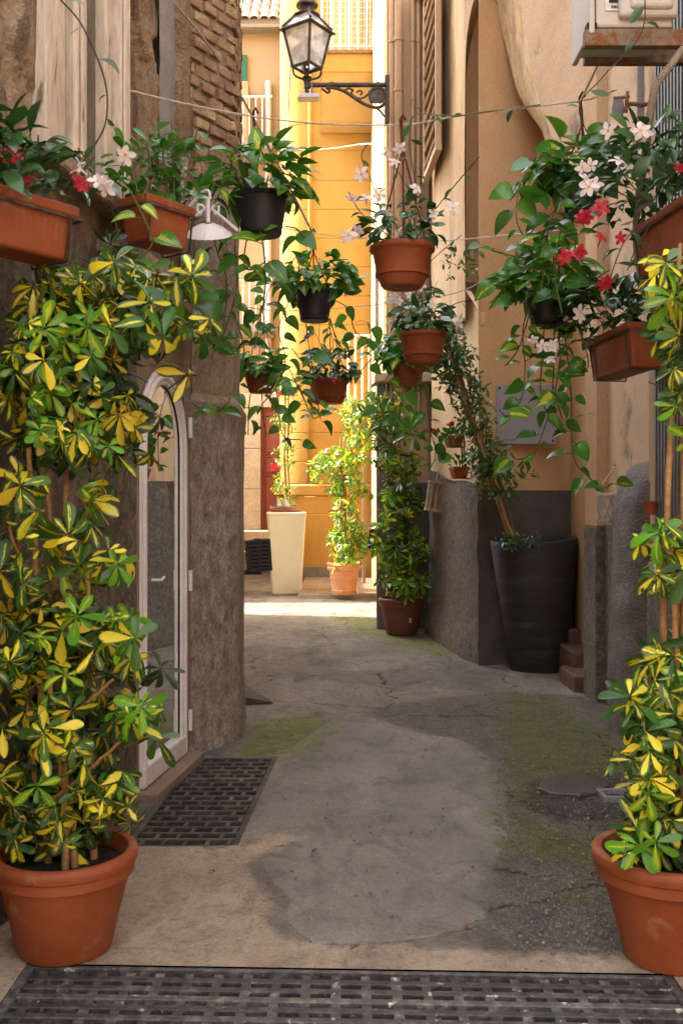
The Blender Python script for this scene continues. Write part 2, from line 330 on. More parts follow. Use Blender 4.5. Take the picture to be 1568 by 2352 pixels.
M['grey_tile'] = surf('grey_wall_tile', [(0.13, 0.12, 0.11), (0.18, 0.165, 0.15)], 8, 0.5, 0.1, 60, 0.003, 0.15, 0.4, rand=0.12)
M['grout'] = surf('grout', [(0.32, 0.28, 0.23), (0.40, 0.36, 0.30)], 8, 0.9, 0.2, 60, 0.003, 0.15)
M['rope'] = surf('rope', [(0.42, 0.36, 0.28), (0.58, 0.52, 0.43)], 30, 0.9, 0.4, 160, 0.003, 0.2)
M['wire'] = surf('wire', [(0.035, 0.03, 0.028), (0.07, 0.06, 0.055)], 20, 0.5, 0.0)
M['wire_pale'] = surf('pale_wire', [(0.50, 0.44, 0.36), (0.62, 0.57, 0.50)], 20, 0.6, 0.0)
M['strap'] = surf('maroon_strap', [(0.09, 0.018, 0.014), (0.13, 0.03, 0.02)], 20, 0.5, 0.0)
M['ac_white'] = surf('beige_casing', [(0.50, 0.44, 0.36), (0.58, 0.52, 0.44)], 4, 0.5, 0.05, 60, 0.002, 0.08, 0.4)
M['rubber'] = surf('black_rubber', [(0.012, 0.012, 0.012), (0.025, 0.024, 0.022)], 10, 0.7, 0.1)
M['hose'] = surf('corrugated_hose', [(0.34, 0.27, 0.20), (0.44, 0.36, 0.28)], 9, 0.6, 0.1)
M['shutter_grey'] = surf('grey_metal_shutter', [(0.10, 0.10, 0.10), (0.16, 0.155, 0.15)], 6, 0.45, 0.2, 60, 0.003, 0.2, 0.5, 0.5)
M['plaque'] = surf('lilac_grey_plaque', [(0.24, 0.215, 0.22), (0.28, 0.25, 0.26)], 3, 0.4, 0.03, 60, 0.002, 0.06, 0.45)
M['ink'] = surf('black_ink', [(0.015, 0.013, 0.015), (0.02, 0.02, 0.02)], 10, 0.6, 0.0)
M['paper'] = surf('white_label', [(0.66, 0.62, 0.56), (0.74, 0.70, 0.65)], 10, 0.6, 0.0)
M['wood_pale'] = surf('weathered_wood', [(0.26, 0.185, 0.13), (0.38, 0.29, 0.22), (0.46, 0.36, 0.28)], 16, 0.85, 0.5, 60, 0.006, 0.25, stretch=(1, 1, 0.2))
M['macrame'] = surf('cotton_cord', [(0.36, 0.29, 0.22), (0.50, 0.42, 0.34)], 20, 0.95, 0.5, 160, 0.004, 0.25)
M['stone_dark'] = surf('dark_kerb_stone', [(0.075, 0.055, 0.042), (0.13, 0.10, 0.08)], 6, 0.9, 0.6, 70, 0.012, 0.3)
M['step_brick'] = surf('worn_brick_step', [(0.09, 0.055, 0.035), (0.14, 0.088, 0.058)], 9, 0.9, 0.6, 70, 0.01, 0.3, rand=0.2)
M['wet_stone'] = surf('wet_stone', [(0.055, 0.042, 0.036), (0.11, 0.085, 0.072)], 7, 0.32, 0.6, 70, 0.01, 0.3, 0.5)
M['louver'] = surf('tan_louver_paint', [(0.42, 0.27, 0.15), (0.52, 0.36, 0.21)], 8, 0.6, 0.2, 60, 0.004, 0.2, stretch=(1, 1, 0.3))
M['brown_wood'] = surf('brown_shutter_wood', [(0.20, 0.13, 0.085), (0.27, 0.19, 0.13)], 8, 0.7, 0.2, 60, 0.004, 0.2)

def glass_mat(name, tint, refl_rough=0.02, haze=0.0, hazecol=(0.5, 0.45, 0.4), ior=1.5):
    t = NT(name); fr = t.n('Fresnel', {'IOR': ior})
    gl = t.n('BsdfGlossy', {'Color': (0.9, 0.92, 0.92), 'Roughness': refl_rough}); tp = t.n('BsdfTransparent', {'Color': tint})
    base = tp.outputs[0]
    if haze:
        df = t.n('BsdfDiffuse', {'Color': hazecol}); tl = t.n('BsdfTranslucent', {'Color': hazecol})
        hz = t.n('MixShader', {0: 0.5, 1: df.outputs[0], 2: tl.outputs[0]})
        g = t.n('NewGeometry'); nz = t.noise(g.outputs['Position'], 14.0, 5.0)
        base = t.n('MixShader', {0: t.n('MapRange', {0: nz, 1: 0.3, 2: 0.7, 3: haze * 0.7, 4: min(1, haze * 1.3)}).outputs[0], 1: tp.outputs[0], 2: hz.outputs[0]}).outputs[0]
    mx = t.n('MixShader', {0: fr.outputs[0], 1: base, 2: gl.outputs[0]}); t.set(t.out.inputs[0], mx.outputs[0]); return t.m
M['door_glass'] = glass_mat('door_glass', (0.55, 0.62, 0.60), 0.015, ior=1.9)
M['window_glass'] = glass_mat('window_glass', (0.75, 0.75, 0.65), 0.03, 0.35, (0.45, 0.40, 0.27))
M['lamp_glass'] = glass_mat('frosted_lamp_glass', (0.97, 0.95, 0.92), 0.1, 0.70, (0.95, 0.88, 0.82))
# ---------------------------------------------------------------- ground
LG = (-0.850, -0.383, 4.05, 5.445)      # side grate: x0, x1, y0, y1
NG = (-0.950, 0.975, 2.30, 2.98)        # near grate
def sstep(a, b, x): t = min(1, max(0, (x - a) / (b - a))); return t * t * (3 - 2 * t)
def warp(x, y):
    w1 = sstep(-1.5, -1.0, x) * sstep(0.2, -0.2, x) * sstep(3.4, 3.9, y) * sstep(6.2, 5.6, y)
    w2 = sstep(3.9, 3.1, y) * sstep(-3, -1.5, x) * sstep(3, 1.5, x)
    return x + 0.052 * (y - 4.75) * w1, y - 0.035 * x * w2
def frange(a, b, st):
    n = max(1, int(round((b - a) / st))); return [a + (b - a) * i / n for i in range(n + 1)]
def merge(*ls):
    v = sorted(set(round(x, 4) for l in ls for x in l)); return v
gx = merge([-70, -30, -12, -6, -3, -2, -1.5], frange(-1.3, NG[0], 0.03), frange(NG[0], LG[0], 0.025), frange(LG[0], LG[1], 0.03), frange(LG[1], NG[1], 0.03), frange(NG[1], 2.1, 0.03), [2.6, 4, 8, 20, 70])
gy = merge([-70, -30, -10, -4, -1, 1, 2], frange(2.0, NG[2], 0.1), frange(NG[2], NG[3], 0.034), frange(NG[3], LG[2], 0.028), frange(LG[2], LG[3], 0.03), frange(LG[3], 9.0, 0.03), frange(9.0, 12.5, 0.06), frange(12.5, 21, 0.2), [26, 40, 90])
XX = np.zeros((len(gy), len(gx))); YY = XX.copy(); ZZ = XX.copy()
for i, y in enumerate(gy):
    for j, x in enumerate(gx):
        wx, wy = warp(x, y); XX[i, j], YY[i, j] = wx, wy
        if -1.4 < x < 2.2 and 2.9 < y < 13:
            n1 = noise.fractal((x * 0.9, y * 0.9, 3.0), 1.0, 2.0, 3); n2 = noise.fractal((x * 6, y * 6, 9.0), 1.0, 2.0, 3)
            near = min(1, min(abs(x - LG[0]), abs(x - LG[1])) / 0.1 + (0 if LG[2] - .1 < y < LG[3] + .1 else 1)) * min(1, max(0, (y - 2.98) / 0.25))
            ZZ[i, j] = (0.010 * n1 + 0.004 * n2) * near
def sdist(poly, X, Y):
    pts = [onground(*p) for p in poly]; P = [(p.x, p.y) for p in pts]
    best = np.full(X.shape, 1e9); ins = np.zeros(X.shape, bool)
    for (ax, ay), (bx, by) in zip(P, P[1:] + P[:1]):
        ex, ey = bx - ax, by - ay; L = ex * ex + ey * ey + 1e-12
        t = np.clip(((X - ax) * ex + (Y - ay) * ey) / L, 0, 1)
        best = np.minimum(best, np.hypot(X - ax - t * ex, Y - ay - t * ey))
        c = ((ay > Y) != (by > Y)) & (X < (bx - ax) * (Y - ay) / (by - ay + 1e-12) + ax); ins ^= c
    return np.clip(np.where(ins, best, -best), -0.6, 0.6)
beige = sdist([(-700, 2330), (-700, 2050), (0, 2060), (240, 1955), (330, 1918), (480, 1946), (560, 1938), (640, 1915), (690, 1925), (590, 1962), (545, 1990), (600, 2035), (640, 2075), (590, 2105), (640, 2150), (760, 2178), (900, 2172), (1150, 2188), (1400, 2196), (1700, 2205), (2300, 2200), (2300, 2900), (-700, 2900)], XX, YY)
smooth_c = sdist([(470, 1742), (560, 1735), (645, 1738), (690, 1700), (770, 1645), (835, 1640), (960, 1682), (1060, 1698), (1122, 1740), (1160, 1812), (1165, 1920), (1138, 1975), (1122, 2060), (1115, 2120), (1000, 2150), (900, 2165), (720, 2172), (650, 2120), (665, 2070), (620, 2020), (600, 1975), (650, 1940), (640, 1918), (560, 1934)], XX, YY)
gravel = -0.45 + sdist([(600, 1990), (700, 1940), (860, 1965), (900, 2020), (800, 2090), (760, 2170), (650, 2150), (640, 2080), (560, 1990)], XX, YY)
gravel = np.maximum(gravel, sdist([(820, 1635), (1000, 1605), (1150, 1590), (1330, 1600), (1560, 1700), (1900, 1800), (1900, 2150), (1450, 2190), (1120, 2170), (1118, 2060), (1168, 1920), (1162, 1805), (1120, 1735), (1060, 1695), (960, 1680)], XX, YY))
moss = sdist([(1155, 1590), (1230, 1600), (1300, 1625), (1420, 1690), (1500, 1740), (1420, 1790), (1240, 1780), (1215, 1840), (1230, 1890), (1440, 1935), (1380, 1985), (1260, 1965), (1178, 1965), (1165, 1850), (1160, 1740)], XX, YY)
moss = np.maximum(moss, sdist([(760, 1414), (860, 1420), (940, 1462), (1010, 1470), (1060, 1500), (1000, 1506), (900, 1480), (800, 1446)], XX, YY))
moss = np.maximum(moss, sdist([(590, 1660), (640, 1640), (770, 1650), (745, 1690), (700, 1735), (560, 1738), (540, 1725)], XX, YY) - 0.02)
moss = np.maximum(moss, sdist([(1200, 2000), (1420, 1990), (1430, 2120), (1300, 2100)], XX, YY) - 0.12)
wet = sdist([(1200, 1800), (1290, 1775), (1480, 1780), (1560, 1850), (1430, 1900), (1300, 1890), (1190, 1860)], XX, YY)
slab = sdist([(675, 1568), (720, 1558), (800, 1572), (945, 1578), (1000, 1560), (960, 1540), (820, 1545), (730, 1535), (680, 1550)], XX, YY)
ZZ = ZZ + np.where(smooth_c > 0, 0.006 * np.clip(smooth_c / 0.05, 0, 1), 0) * (ZZ != 0) + np.where(slab > 0, 0.02 * np.clip(slab / 0.03, 0, 1), 0)
ZZ = ZZ - np.clip(wet, 0, 0.2) * 0.06
gm = MB()
def ghole(i, j):
    cx, cy = (gx[j] + gx[j + 1]) / 2, (gy[i] + gy[i + 1]) / 2
    return any(a < cx < b and c < cy < d for a, b, c, d in (LG, NG))
gm.grid([[(XX[i, j], YY[i, j], ZZ[i, j]) for j in range(len(gx))] for i in range(len(gy))], ghole)
gm.att = {'beige': beige.ravel(), 'smoothc': smooth_c.ravel(), 'gravel': gravel.ravel(), 'moss': moss.ravel(), 'wet': wet.ravel(), 'slab': slab.ravel()}
def ground_mat():
    t = NT('alley_ground'); g = t.n('NewGeometry'); P = g.outputs['Position']
    Ps = t.n('Mapping', {'Vector': P, 'Scale': (1.0, 0.6, 1.0)}).outputs[0]
    n1 = t.noise(Ps, 1.6, 8, 0.65, 0.4); n2 = t.noise(P, 9.0, 7, 0.65, 0.6); n3 = t.noise(P, 110.0, 4, 0.6); n4 = t.noise(P, 28.0, 6, 0.7)
    def att(nm, w, e=0.02):
        a = t.n('Attribute', attribute_name=nm).outputs['Fac']
        return t.step(t.math('ADD', a, t.math('MULTIPLY', t.math('SUBTRACT', n2, 0.5), w)), -e, e)
    base = t.ramp(n1, [(0.3, (0.125, 0.109, 0.094)), (0.5, (0.225, 0.202, 0.177)), (0.72, (0.33, 0.30, 0.265))])
    base = t.mix(t.math('MULTIPLY', t.step(n4, 0.5, 0.62), 0.5), base, (0.11, 0.095, 0.082))
    gr = t.ramp(n3, [(0.30, (0.10, 0.09, 0.078)), (0.5, (0.215, 0.195, 0.172)), (0.66, (0.32, 0.29, 0.262)), (0.75, (0.40, 0.37, 0.33))])
    vo = t.n('TexVoronoi', {'Vector': P, 'Scale': 115.0}); grc = t.mix(0.55, gr, t.ramp(vo.outputs['Color'], [(0.15, (0.085, 0.076, 0.066)), (0.6, (0.19, 0.172, 0.152)), (0.95, (0.42, 0.39, 0.35))]))
    kg = t.math('MULTIPLY', att('gravel', 0.30, 0.05), 0.75)
    c = t.mix(kg, base, grc)
    sm = t.ramp(n1, [(0.3, (0.175, 0.16, 0.144)), (0.55, (0.24, 0.22, 0.20)), (0.75, (0.31, 0.287, 0.262))])
    sm = t.mix(t.math('MULTIPLY', t.step(n4, 0.55, 0.7), 0.35), sm, (0.12, 0.11, 0.10))
    ks = att('smoothc', 0.07, 0.007); c = t.mix(t.math('MULTIPLY', ks, 0.92), c, sm)
    be = t.ramp(n1, [(0.3, (0.29, 0.225, 0.165)), (0.55, (0.41, 0.33, 0.248)), (0.75, (0.48, 0.395, 0.305))])
    be = t.mix(t.math('MULTIPLY', t.step(n4, 0.50, 0.66), 0.5), be, (0.20, 0.155, 0.115)); be = t.mix(t.math('MULTIPLY', t.step(t.noise(Ps, 4.5, 6, 0.7, 1.0), 0.52, 0.72), 0.6), be, (0.165, 0.132, 0.10))
    kb = att('beige', 0.22, 0.035); c = t.mix(t.math('MULTIPLY', kb, 0.95), c, be)
    c = t.mix(att('slab', 0.03, 0.01), c, (0.19, 0.165, 0.145))
    km = t.math('MULTIPLY', t.math('MULTIPLY', att('moss', 0.75, 0.10), t.step(n4, 0.36, 0.54)), t.step(n3, 0.22, 0.55)); c = t.mix(t.math('MULTIPLY', km, 1.0), c, t.mix(n3, (0.085, 0.115, 0.010), (0.20, 0.24, 0.03)))
    cr = t.n('TexVoronoi', {'Vector': t.n('Mapping', {'Vector': t.mix(0.16, P, t.n('TexNoise', {'Vector': P, 'Scale': 7.0, 'Detail': 6.0}).outputs[1]), 'Scale': (1.0, 1.3, 1)}).outputs[0], 'Scale': 0.9}, feature='DISTANCE_TO_EDGE')
    kc = t.math('MULTIPLY', t.step(cr.outputs['Distance'], 0.007, 0.002), t.math('MULTIPLY', t.step(n2, 0.44, 0.52), t.math('SUBTRACT', 1.0, t.math('MAXIMUM', kb, t.math('MULTIPLY', ks, 0.9)))))
    c = t.mix(t.math('MULTIPLY', kc, 0.9), c, (0.05, 0.042, 0.036))
    c = t.mix(1.0, c, t.ramp(n3, [(0.3, (0.66, 0.65, 0.63)), (0.7, (1.10, 1.06, 1.0))]), 'MULTIPLY')
    c = t.mix(1.0, c, t.ramp(t.noise(Ps, 5.0, 8, 0.7, 1.2), [(0.34, (0.70, 0.67, 0.64)), (0.54, (1.06, 1.03, 0.99))]), 'MULTIPLY')
    vs = t.n('TexVoronoi', {'Vector': P, 'Scale': 9.0, 'Randomness': 1.0}); c = t.mix(t.math('MULTIPLY', t.step(vs.outputs['Distance'], 0.07, 0.03), 0.7), c, (0.03, 0.026, 0.022))
    kw = att('wet', 0.25, 0.08)
    c = t.mix(t.math('MULTIPLY', kw, 0.6), c, t.mix(1.0, c, (0.36, 0.33, 0.30), 'MULTIPLY'))
    t.set(t.b.inputs['Base Color'], c)
    t.set(t.b.inputs['Roughness'], t.n('MapRange', {0: t.math('MULTIPLY', kw, t.step(n4, 0.38, 0.6)), 3: 0.86, 4: 0.06}).outputs[0])
    t.b.inputs['Specular IOR Level'].default_value = 0.35
    h = t.math('ADD', t.math('MULTIPLY', n3, t.n('MapRange', {0: t.math('MAXIMUM', kg, kw), 3: 0.25, 4: 2.4}).outputs[0]), t.math('MULTIPLY', n2, 1.2))
    h = t.math('SUBTRACT', h, t.math('MULTIPLY', kc, 2.0)); h = t.math('ADD', h, t.math('MULTIPLY', n4, t.n('MapRange', {0: t.math('MAXIMUM', kb, ks), 3: 1.6, 4: 0.5}).outputs[0]))
    t.set(t.b.inputs['Normal'], t.bump(h, 1.0, 0.016)); return t.m
M['ground'] = ground_mat()
structure('ground', gm, M['ground'], 180)

# ---------------------------------------------------------------- old house on the near side of the alley (rough wall, window, arched door, pier)
LP0, LP1 = (-1.575, 0.0), (-0.895, 5.0)
LT = Vector((0.136, 1.0, 0)).normalized(); LN = Vector((1.0, -0.136, 0)).normalized()
def wl(s, z, o=0.0): return Vector((-1.575, 0, 0)) + LT * s + LN * o + Vector((0, 0, z))
def lhit(px, py):
    p = hit(px, py, LP0, LP1); return ((p - Vector((-1.575, 0, 0))).dot(LT), p.z)
old = thing('old_house', 'weathered brown house with crumbling plaster, exposed bricks and arched glass door', 'building', (-2.5, 4.0, 0))
D0, D1 = lhit(318, 1800)[0], lhit(434, 1700)[0]
W0, W1 = lhit(92, 200)[0], lhit(272, 200)[0]
DH = 2.28; WZ0, WZ1 = 2.72, 5.6
ss = merge(frange(1.0, 2.2, 0.4), frange(2.2, W0, 0.035), frange(W0, W1, 0.04), frange(W1, D0, 0.035), frange(D0, D1, 0.05), frange(D1, 5.75, 0.04))
zs = merge(frange(0, DH, 0.04), frange(DH, WZ0, 0.04), frange(WZ0, 5.4, 0.04), [WZ1, 6.5, 8.0])
cr_att = []; P = []
for z in zs:
    row = []
    for s in ss:
        n1 = fb(s, z * 0.8, 1.0, 1.3, 5); n2 = fb(s, z, 5.0, 7.0, 4); n3 = fb(s * 1.0, z * 0.45, 17.0, 2.6, 4)
        c = 0.0
        if s < W0 and z > 2.6:   # fallen plaster beside the window
            c = sstep(-0.02, 0.05, n3 + 0.34 * (1 - abs((z - 3.35) / 0.75)) + 0.02)
        elif s > W1 + 0.08 and z > 2.5:
            c = sstep(0.22, 0.28, n3 + 0.05)
        edge = min(1.0, min(abs(s - D0), abs(s - D1)) / 0.1) if z < DH + .1 and D0 - .1 < s < D1 + .1 else 1.0
        if z > WZ0 - .1 and W0 - .1 < s < W1 + .1: edge = min(edge, min(abs(s - W0), abs(s - W1)) / 0.1)
        o = (0.028 * n1 + 0.010 * n2 - c * (0.045 + 0.05 * max(0, n2))) * edge if s > 2.1 else 0
        row.append(wl(s, z, o)); cr_att.append(c)
    P.append(row)
def lhole(i, j):
    a, b = (ss[j] + ss[j + 1]) / 2, (zs[i] + zs[i + 1]) / 2
    return (D0 < a < D1 and b < DH) or (W0 < a < W1 and WZ0 < b < WZ1)
wm = MB().grid(P, lhole); wm.att = {'crumble': cr_att}
def wall_mat():
    t = NT('crumbling_wall'); g = t.n('NewGeometry'); Pn = g.outputs['Position']; V = t.n('Mapping', {'Vector': Pn, 'Scale': (1, 1, 0.5)}).outputs[0]
    n1 = t.noise(V, 2.0, 8, 0.65, 0.4); n2 = t.noise(Pn, 50, 5, 0.65); n4 = t.noise(Pn, 11, 7, 0.7, 0.5); n5 = t.noise(t.n('Mapping', {'Vector': Pn, 'Scale': (1, 1, 0.16)}).outputs[0], 7.0, 6, 0.65)
    a = t.ramp(n1, [(0.3, (0.22, 0.14, 0.08)), (0.5, (0.36, 0.245, 0.15)), (0.7, (0.50, 0.365, 0.235))])
    a = t.mix(t.math('MULTIPLY', t.step(n5, 0.48, 0.62), 0.75), a, (0.15, 0.10, 0.065))
    st = t.ramp(n4, [(0.3, (0.17, 0.11, 0.065)), (0.5, (0.40, 0.29, 0.17)), (0.7, (0.58, 0.46, 0.31))])
    k = t.step(t.math('ADD', t.n('Attribute', attribute_name='crumble').outputs['Fac'], t.math('MULTIPLY', t.math('SUBTRACT', n4, 0.5), 0.8)), 0.45, 0.55)
    c = t.mix(k, a, st)
    z = t.n('SeparateXYZ', {0: Pn}).outputs[2]
    low = t.ramp(n4, [(0.3, (0.10, 0.076, 0.058)), (0.52, (0.21, 0.165, 0.125)), (0.72, (0.34, 0.27, 0.205))])
    c = t.mix(t.step(t.math('ADD', z, t.math('MULTIPLY', n1, 0.5)), 2.75, 2.6), c, low)
    c = t.mix(1.0, c, t.ramp(n2, [(0.3, (0.72,) * 3), (0.7, (1.15,) * 3)]), 'MULTIPLY')
    t.set(t.b.inputs['Base Color'], c); t.b.inputs['Roughness'].default_value = 0.93; t.b.inputs['Specular IOR Level'].default_value = 0.2
    h = t.math('ADD', t.math('MULTIPLY', n4, 2.2), t.math('ADD', n2, t.math('MULTIPLY', n5, 1.0))); t.set(t.b.inputs['Normal'], t.bump(h, 1.0, 0.035)); return t.m
M['crumbling'] = wall_mat()
part(old, 'wall', wm, M['crumbling'], 180)
# body behind the front sheet: end, back room, roof
bd = MB(); e0, e1 = wl(1.0, 0), wl(5.75, 0)
fpts = [(-7, 0.8), (e0.x - 0.7, e0.y), (e1.x - 0.7, e1.y), (-3.2, 6.6), (-3.2, 12.75), (-7, 12.75)]
fpts = [(-7, 0.8), (e0.x - 0.7, e0.y), (e1.x - 0.7, e1.y), (-1.6, 6.7), (-7, 6.7)]; nf = len(fpts)
bd.add([(x, y, z) for z in (0, 8.0) for x, y in fpts], [tuple(range(nf))[::-1], tuple(range(nf, 2 * nf))] + [(i, (i + 1) % nf, nf + (i + 1) % nf, nf + i) for i in range(nf)])
part(old, 'inner_block', bd, M['plaster_old']); bd = MB().box((-5.1, 9.73, 5.5), (3.8, 6.05, 11.0))
part(old, 'shade_wing', bd, M['plaster_old'])  # unseen mass, added and heightened to keep direct sun off the alley
rpts = [(-7.2, 0.7), (e0.x + .12, e0.y), (e1.x + .12, e1.y + .8), (e1.x - .4, e1.y + 1.1), (-7.2, 6.85)]; nr_ = len(rpts)
rf = MB().add([(x, y, z) for z in (8.0, 8.15) for x, y in rpts], [tuple(range(nr_))[::-1], tuple(range(nr_, 2 * nr_))] + [(i, (i + 1) % nr_, nr_ + (i + 1) % nr_, nr_ + i) for i in range(nr_)])
part(old, 'roof', rf, M['roof_tile'])
part(old, 'end_wall', MB().poly([(-1.2, 6.72, 0), (-3.3, 6.72, 0), (-3.3, 6.72, 8), (-1.2, 6.72, 8)]), M['plaster_old'])
# pier with rounded near corner
PP = smooth_path([(-0.866, 5.415, 0), (-0.78, 5.55, 0), (-0.69, 5.69, 0), (-0.625, 5.80, 0), (-0.604, 5.88, 0), (-0.612, 6.15, 0), (-0.66, 6.6, 0), (-0.85, 6.74, 0), (-1.35, 6.75, 0)], 7)
cum = [0.0]
for a, b in zip(PP, PP[1:]): cum.append(cum[-1] + (b - a).length)
def pier(u, z, o=0.0):
    u = min(max(u, 0), cum[-1] - 1e-6); k = max(i for i, c in enumerate(cum) if c <= u); k = min(k, len(PP) - 2)
    t = (u - cum[k]) / (cum[k + 1] - cum[k]); p = PP[k].lerp(PP[k + 1], t)
    T0 = (PP[min(k + 1, len(PP) - 1)] - PP[k]).normalized(); T1 = (PP[min(k + 2, len(PP) - 1)] - PP[min(k + 1, len(PP) - 2)]).normalized(); T = T0.lerp(T1, t).normalized()
    return Vector((p.x, p.y, z)) + Vector((T.y, -T.x, 0)) * o, T
us = frange(0, cum[-1], 0.03)
LEDGE = 1.95
def pier_sheet(zlist, off, amp, low=False):
    rows = []
    for z in zlist:
        r = []
        for u in us:
            n = fb(u * 1.5, z * 0.9, 30.0, 1.8, 4) * amp + fb(u, z, 44.0, 9.0, 3) * amp * 0.35
            o = off + n
            if low:
                o += 0.014 * sstep(LEDGE - 0.16, LEDGE - 0.02, z) + 0.010 * sstep(0.35, 0.0, z) + 0.008 * noise.noise((u * 12, z * 12, 3)) * sstep(0.5, 0.0, z)
            r.append(pier(u, z, o)[0])
        rows.append(r)
    return MB().grid(rows)
lowm = pier_sheet(frange(-0.03, LEDGE, 0.035), 0.0, 0.006, True)
part(old, 'pier_base', lowm, M['render_dark'], 180)
cap = MB().grid([[pier(u, LEDGE, 0.012 + fb(u * 1.5, LEDGE * .9, 30, 1.8, 4) * 0.01)[0] for u in us], [pier(u, LEDGE + 0.05, -0.02)[0] for u in us], [pier(u, LEDGE + 0.06, -0.06)[0] for u in us]])
part(old, 'pier_ledge', cap, M['plaster_pier'], 60)
part(old, 'pier_shaft', pier_sheet(frange(LEDGE + 0.02, 3.3, 0.04), -0.03, 0.010), M['plaster_pier'], 180)
part(old, 'pier_brickwork_core', pier_sheet(merge(frange(3.25, 5.4, 0.05), [6.5, 9.5]), -0.034, 0.008), M['mortar'], 180)
# plaster skin left on the near edge of the brickwork
skin = MB(); rows = []
for z in frange(3.2, 5.4, 0.04):
    ue = 0.075 + 0.06 * fb(0.3, z, 60.0, 2.5, 4) + (0.25 if z < 3.3 else 0.0)
    rows.append([pier(ue * k / 8, z, (-0.012 if k < 8 else -0.05) + 0.006 * fb(k * .3, z, 70, 6, 3))[0] for k in range(9)])
part(old, 'plaster_skin', skin.grid(rows), M['plaster_old'], 180)
bmeshes = []
for k in range(6):
    b = MB(); r_ = random.Random(k); vs = []
    nx, nz = 4, 2
    hx, hy, hz = 0.060 + r_.uniform(-.008, .006), 0.03, 0.029 + r_.uniform(-.003, .002)
    b.box((0, 0, 0), (hx * 2, hy * 2, hz * 2))
    b.v = [(x + r_.uniform(-.007, .007), y + r_.uniform(-.006, .006), z + r_.uniform(-.005, .005)) for x, y, z in b.v]
    bmeshes.append(b.mesh('brick', M['brick']))
z = 3.36; row = 0
while z < 5.35:
    u = 0.05 + (0.068 if row % 2 else 0.0) + rnd.uniform(-.02, .02)
    while u < cum[-1] - 0.85:
        p, T = pier(u, z, -0.047 + rnd.uniform(-0.007, 0.008)); nrm = Vector((T.y, -T.x, 0))
        if not (z < 3.55 and rnd.random() < 0.25):
            m = Matrix((T, -nrm, Vector((0, 0, 1)))).transposed() @ Matrix.Rotation(R(rnd.uniform(-1.5, 1.5)), 3, 'Y') @ Matrix.Rotation(R(rnd.uniform(-2, 2)), 3, 'Z')
            o = inst(old, 'brick', rnd.choice(bmeshes), p + Vector((0, 0, rnd.uniform(-.005, .005))), m, (rnd.uniform(.9, 1.02), 1, rnd.uniform(.9, 1.05)))
            bv = o.modifiers.new('bevel', 'BEVEL'); bv.width = 0.008; bv.segments = 2
        u += 0.136 + rnd.uniform(-.005, .005)
    z += 0.0745; row += 1
# grey cement chase with cable, vertical battens
s0, s1 = lhit(358, 100)[0], lhit(393, 100)[0]
ch = MB(); rows = []
for z in frange(3.05, 5.6, 0.05):
    w = 0.02 * fb(1, z, 3, 2, 3); rows.append([wl(s0 + (s1 - s0) * k / 6 + w, z, 0.018 + 0.014 * math.sin(math.pi * k / 6) + 0.004 * fb(k, z, 2, 5, 3)) for k in range(7)])
part(old, 'cement_chase', ch.grid(rows), M['grey_cement'], 180)
for px in (416, 452):
    s = lhit(px, 640)[0]; part(old, 'batten', MB().box(wl(s, 2.85, 0.02), (0.035, 0.05, 0.75), Matrix((LN, LT, Vector((0, 0, 1)))).transposed()), M['plaster_pier'], None, 0.006)
# window: casing boards, sash mouldings, pane
LM = Matrix((LT, -LN, Vector((0, 0, 1)))).transposed()
win = thing('window', '', '', (0, 0, 0)); del win['label']; del win['category']; win.parent = old; win.location = wl((W0 + W1) / 2, WZ0) - origin_of(old)
def lbox(parent, name, sa, sb, z0, z1, o0, o1, mat, bev=0.004):
    return part(parent, name, MB().box((wl(sa, z0, o0) + wl(sb, z1, o1)) / 2, (abs(sb - sa), abs(o1 - o0), z1 - z0), LM), M[mat], None, bev)
sp = [lhit(p, 200)[0] for p in (90, 130, 152, 176, 196, 240, 254, 273)]
lbox(win, 'casing', sp[0] - .02, sp[1], WZ0 - .05, WZ1, -0.03, 0.035, 'paint_beige')
lbox(win, 'stile', sp[1] + .012, sp[2] - .014, WZ0, WZ1, -0.04, 0.002, 'paint_beige', 0.008)
lbox(win, 'stile', sp[2] - .002, sp[3] - .018, WZ0, WZ1, -0.05, 0.045, 'paint_beige', 0.016)
lbox(win, 'stile', sp[2] + .02, sp[3] - .04, WZ0, WZ1, 0.045, 0.06, 'paint_beige', 0.008)
lbox(win, 'stile', sp[3] - .002, sp[4] - .012, WZ0, WZ1, -0.055, 0.018, 'paint_beige', 0.016)
lbox(win, 'stile', sp[4] - .008, sp[4] + .012, WZ0, WZ1, -0.055, -0.012, 'paint_beige', 0.006)
lbox(win, 'pane', sp[4] - .01, sp[5] + .01, WZ0, WZ1, -0.045, -0.04, 'window_glass', 0)
lbox(win, 'glazing_bar', sp[4], sp[5], 3.62, 3.65, -0.05, -0.02, 'paint_beige')
lbox(win, 'stile', sp[5], sp[6] + .0, WZ0, WZ1, -0.05, 0.010, 'paint_beige', 0.012)
lbox(win, 'casing', sp[6] + .016, sp[7] + .03, WZ0 - .05, WZ1, -0.03, 0.045, 'paint_beige', 0.008)
lbox(win, 'casing_bead', sp[6] + .02, sp[6] + .05, WZ0 - .05, WZ1, 0.045, 0.062, 'paint_beige', 0.008)
lbox(win, 'sill', sp[0] - .08, sp[7] + .08, WZ0 - .12, WZ0 - .05, -0.03, 0.09, 'plaster_old', 0.015)
lbox(win, 'curtain', sp[4] - .1, sp[5] + .1, WZ0, WZ1, -0.16, -0.15, 'cream', 0)
